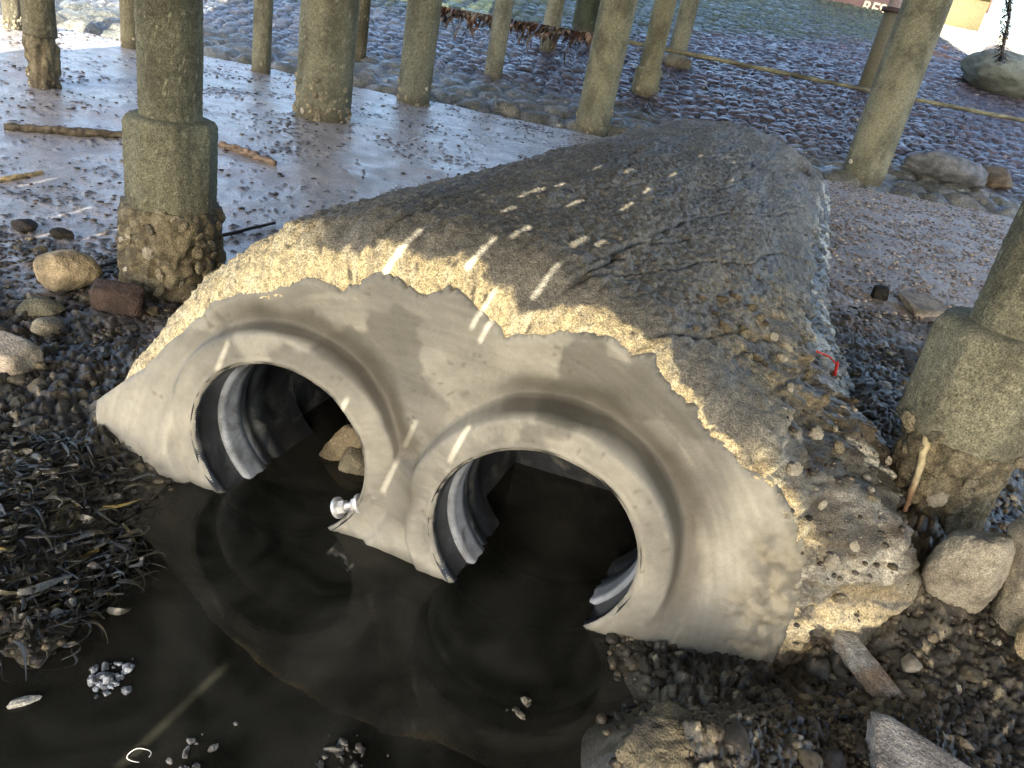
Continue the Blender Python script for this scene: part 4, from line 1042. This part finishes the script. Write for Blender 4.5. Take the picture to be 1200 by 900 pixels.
# ------------------------------------------------------------------ uncountable small stuff
def scatter(name, n, region, smin, smax, cols, seed, flat=.5, level=1, keep=None, mat=M_stone, rgh=.4, lift=.0, pw=2., zf=None):
    r = np.random.default_rng(seed); D, Fc = ico(level)
    x = r.uniform(region[0], region[1], n); y = r.uniform(region[2], region[3], n)
    k = keep(x, y, r); x, y = x[k], y[k]; n = len(x)
    z = gh(x, y) if zf is None else zf(x, y); s = smin+(smax-smin)*r.random(n)**pw
    dd = D[None]*(1+.35*(r.random((n, len(D)))-.5))[..., None]
    el = np.stack([r.uniform(.7, 1.4, n), r.uniform(.5, 1., n), r.uniform(flat*.6, flat*1.2, n)], -1)
    dd = dd*el[:, None]*s[:, None, None]
    a = r.uniform(0, 6.28, n); ca, sa = np.cos(a)[:, None], np.sin(a)[:, None]
    V = np.stack([dd[..., 0]*ca-dd[..., 1]*sa+x[:, None], dd[..., 0]*sa+dd[..., 1]*ca+y[:, None], dd[..., 2]+(z+lift+s*.1)[:, None]], -1).reshape(-1, 3)
    ff = (Fc[None]+(np.arange(n)*len(D))[:, None, None]).reshape(-1, 3)
    cols = np.array(cols); ci = r.integers(0, len(cols), n); c = (cols[ci]*r.uniform(.6, 1.3, (n, 1)))[:, None].repeat(len(D), 1).reshape(-1, 3)
    return link(name, raw_mesh(name, V, ff, mat, c, rgh, smooth=False))
def outside(x, y): u, t = local(x, y); return ~((t > 0)&(t < 6.8)&(u > -.5)&(u < np.where(t > 2, 1.78, 2.0))) & (poly_sd(x, y, POOL) > -.04)
DK = [(.05, .042, .03), (.09, .075, .05), (.13, .11, .07), (.035, .03, .026), (.07, .06, .05), (.20, .17, .11)]
DKB = [(.05, .042, .03), (.075, .062, .042), (.10, .085, .055), (.03, .026, .02), (.045, .037, .026), (.035, .03, .024), (.16, .13, .085)]
def kr(x, y, r): u, t = local(x, y); return outside(x, y)&(u > .8)
def kl(x, y, r): u, t = local(x, y); return outside(x, y)&(u < .3)
tag(scatter('gravel', 19000, (.4, 3.2, 1.1, 4.6), .003, .026, DKB, 201, .65, 1, kr, lift=.004, pw=3.2), kind='stuff', label='loose wet gravel and mud crumbs of the right bank', cat='gravel')
tag(scatter('gravel', 12000, (-2.9, -.95, 1.3, 3.6), .003, .022, DKB, 202, .5, 1, kl, lift=.003, pw=3.2), kind='stuff', label='loose wet gravel and mud crumbs of the left bank', cat='gravel')
def kf(x, y, r):
    _, fl, _ = zones(x, y); d = fbm(x*1.1, y*1.6, 11., 4)+.5*(1-ss(y, 3.0, 5.5))+.35*fbm(x*5, y*5, 12., 2)
    return outside(x, y)&(fl > .4)&(r.random(len(x)) < np.clip(.10+.7*d, .04, 1))
tag(scatter('shell_grit', 44000, (-7, 1.2, 2.9, 9.8), .004, .022, [(.05, .04, .03), (.08, .06, .045), (.035, .03, .025), (.12, .09, .06)], 203, .35, 1, kf, lift=.004, pw=3.), kind='stuff', label='dark shell crumbs and grit strewn over the bright mud flat', cat='shell grit')
def kg(x, y, r): u, t = local(x, y); return outside(x, y)&(u > 1.78)
tag(scatter('shell_grit', 26000, (1.6, 7.0, 3.6, 10.2), .006, .022, [(.28, .23, .19), (.14, .11, .09), (.42, .36, .28), (.22, .16, .13), (.09, .075, .06)], 204, .5, 1, kg, lift=.004, pw=2.5), kind='stuff', label='pinkish shell gravel patch right of the culvert', cat='shell gravel')
def flank_z(x, y):
    g = gh(x, y); z = np.empty(len(x))
    for i in range(len(x)):
        h = BV.ray_cast(Vector((x[i], y[i], 3)), Vector((0, 0, -1))); z[i] = max(g[i], h[0].z if h[0] is not None else -9)
    return z
def kfl(x, y, r):
    u, t = local(x, y); return (t > -.05)&(t < 3.6)&(u > 1.60)&(u < 2.5)&(r.random(len(x)) < np.clip((u-1.6)*2.2+.25-.15*t, .04, 1)*(.25+fbm(x*5, y*5, 7., 3)))
tag(scatter('gravel', 26000, (.6, 3.4, 1.5, 5.8), .004, .018, DK+[(.4, .36, .28), (.25, .21, .15)], 205, .6, 1, kfl, lift=.0, pw=2.5, zf=flank_z), kind='stuff', label='mud crumbs and shell bits strewn down the right flank of the culvert', cat='gravel')
# seaweed bank at the left
def seaweed():
    parts = []; cs = []
    r = np.random.default_rng(77)
    for k in range(4600):
        x = r.uniform(-2.3, -.92); y = r.uniform(1.15, 2.05)
        edge = -1.02-.15*math.sin(y*7)+.05*r.normal()
        if x > edge-.0 or float(perlin(x*5, y*5, 3.)) < -.42: continue
        z = max(.0, float(gh(x, y)))+.008+.02*abs(r.normal())
        L = r.uniform(.03, .10); w = r.uniform(.0016, .0042); a = r.normal()*.9+.3; n = 9; s = np.linspace(0, 1, n)
        cx = x+L*s*np.cos(a+s*r.normal()*1.7); cy = y+L*s*np.sin(a+s*r.normal()*1.7); cz = z-.006*s+.014*np.sin(s*math.pi)*r.random()
        tx, ty = -np.sin(a), np.cos(a); ww = w*(.5+np.sin(np.clip(s+.12, 0, 1)*math.pi)); tw = r.normal()*.8
        A_ = np.stack([cx-tx*ww, cy-ty*ww, cz-ww*tw], 1); B_ = np.stack([cx+tx*ww, cy+ty*ww, cz+ww*tw], 1); M_ = np.stack([cx, cy, cz+ww*.5], 1)
        parts.append((np.stack([A_, M_, B_], 1).reshape(-1, 3), grid_faces(n, 3)))
        q = r.random()
        col = (.020, .018, .012) if q < .72 else ((.05, .045, .028) if q < .985 else (.22, .17, .05))
        cs.append(np.tile(np.array(col)*r.uniform(.6, 1.4), (n*3, 1)))
    V, Fc = merge(parts)
    tag(link('seaweed_bank', raw_mesh('seaweed_bank', V, Fc, M_weed, np.concatenate(cs), .3)), 'glossy black bladderwrack heaped on the bank left of the pool', 'seaweed', kind='stuff')
seaweed()
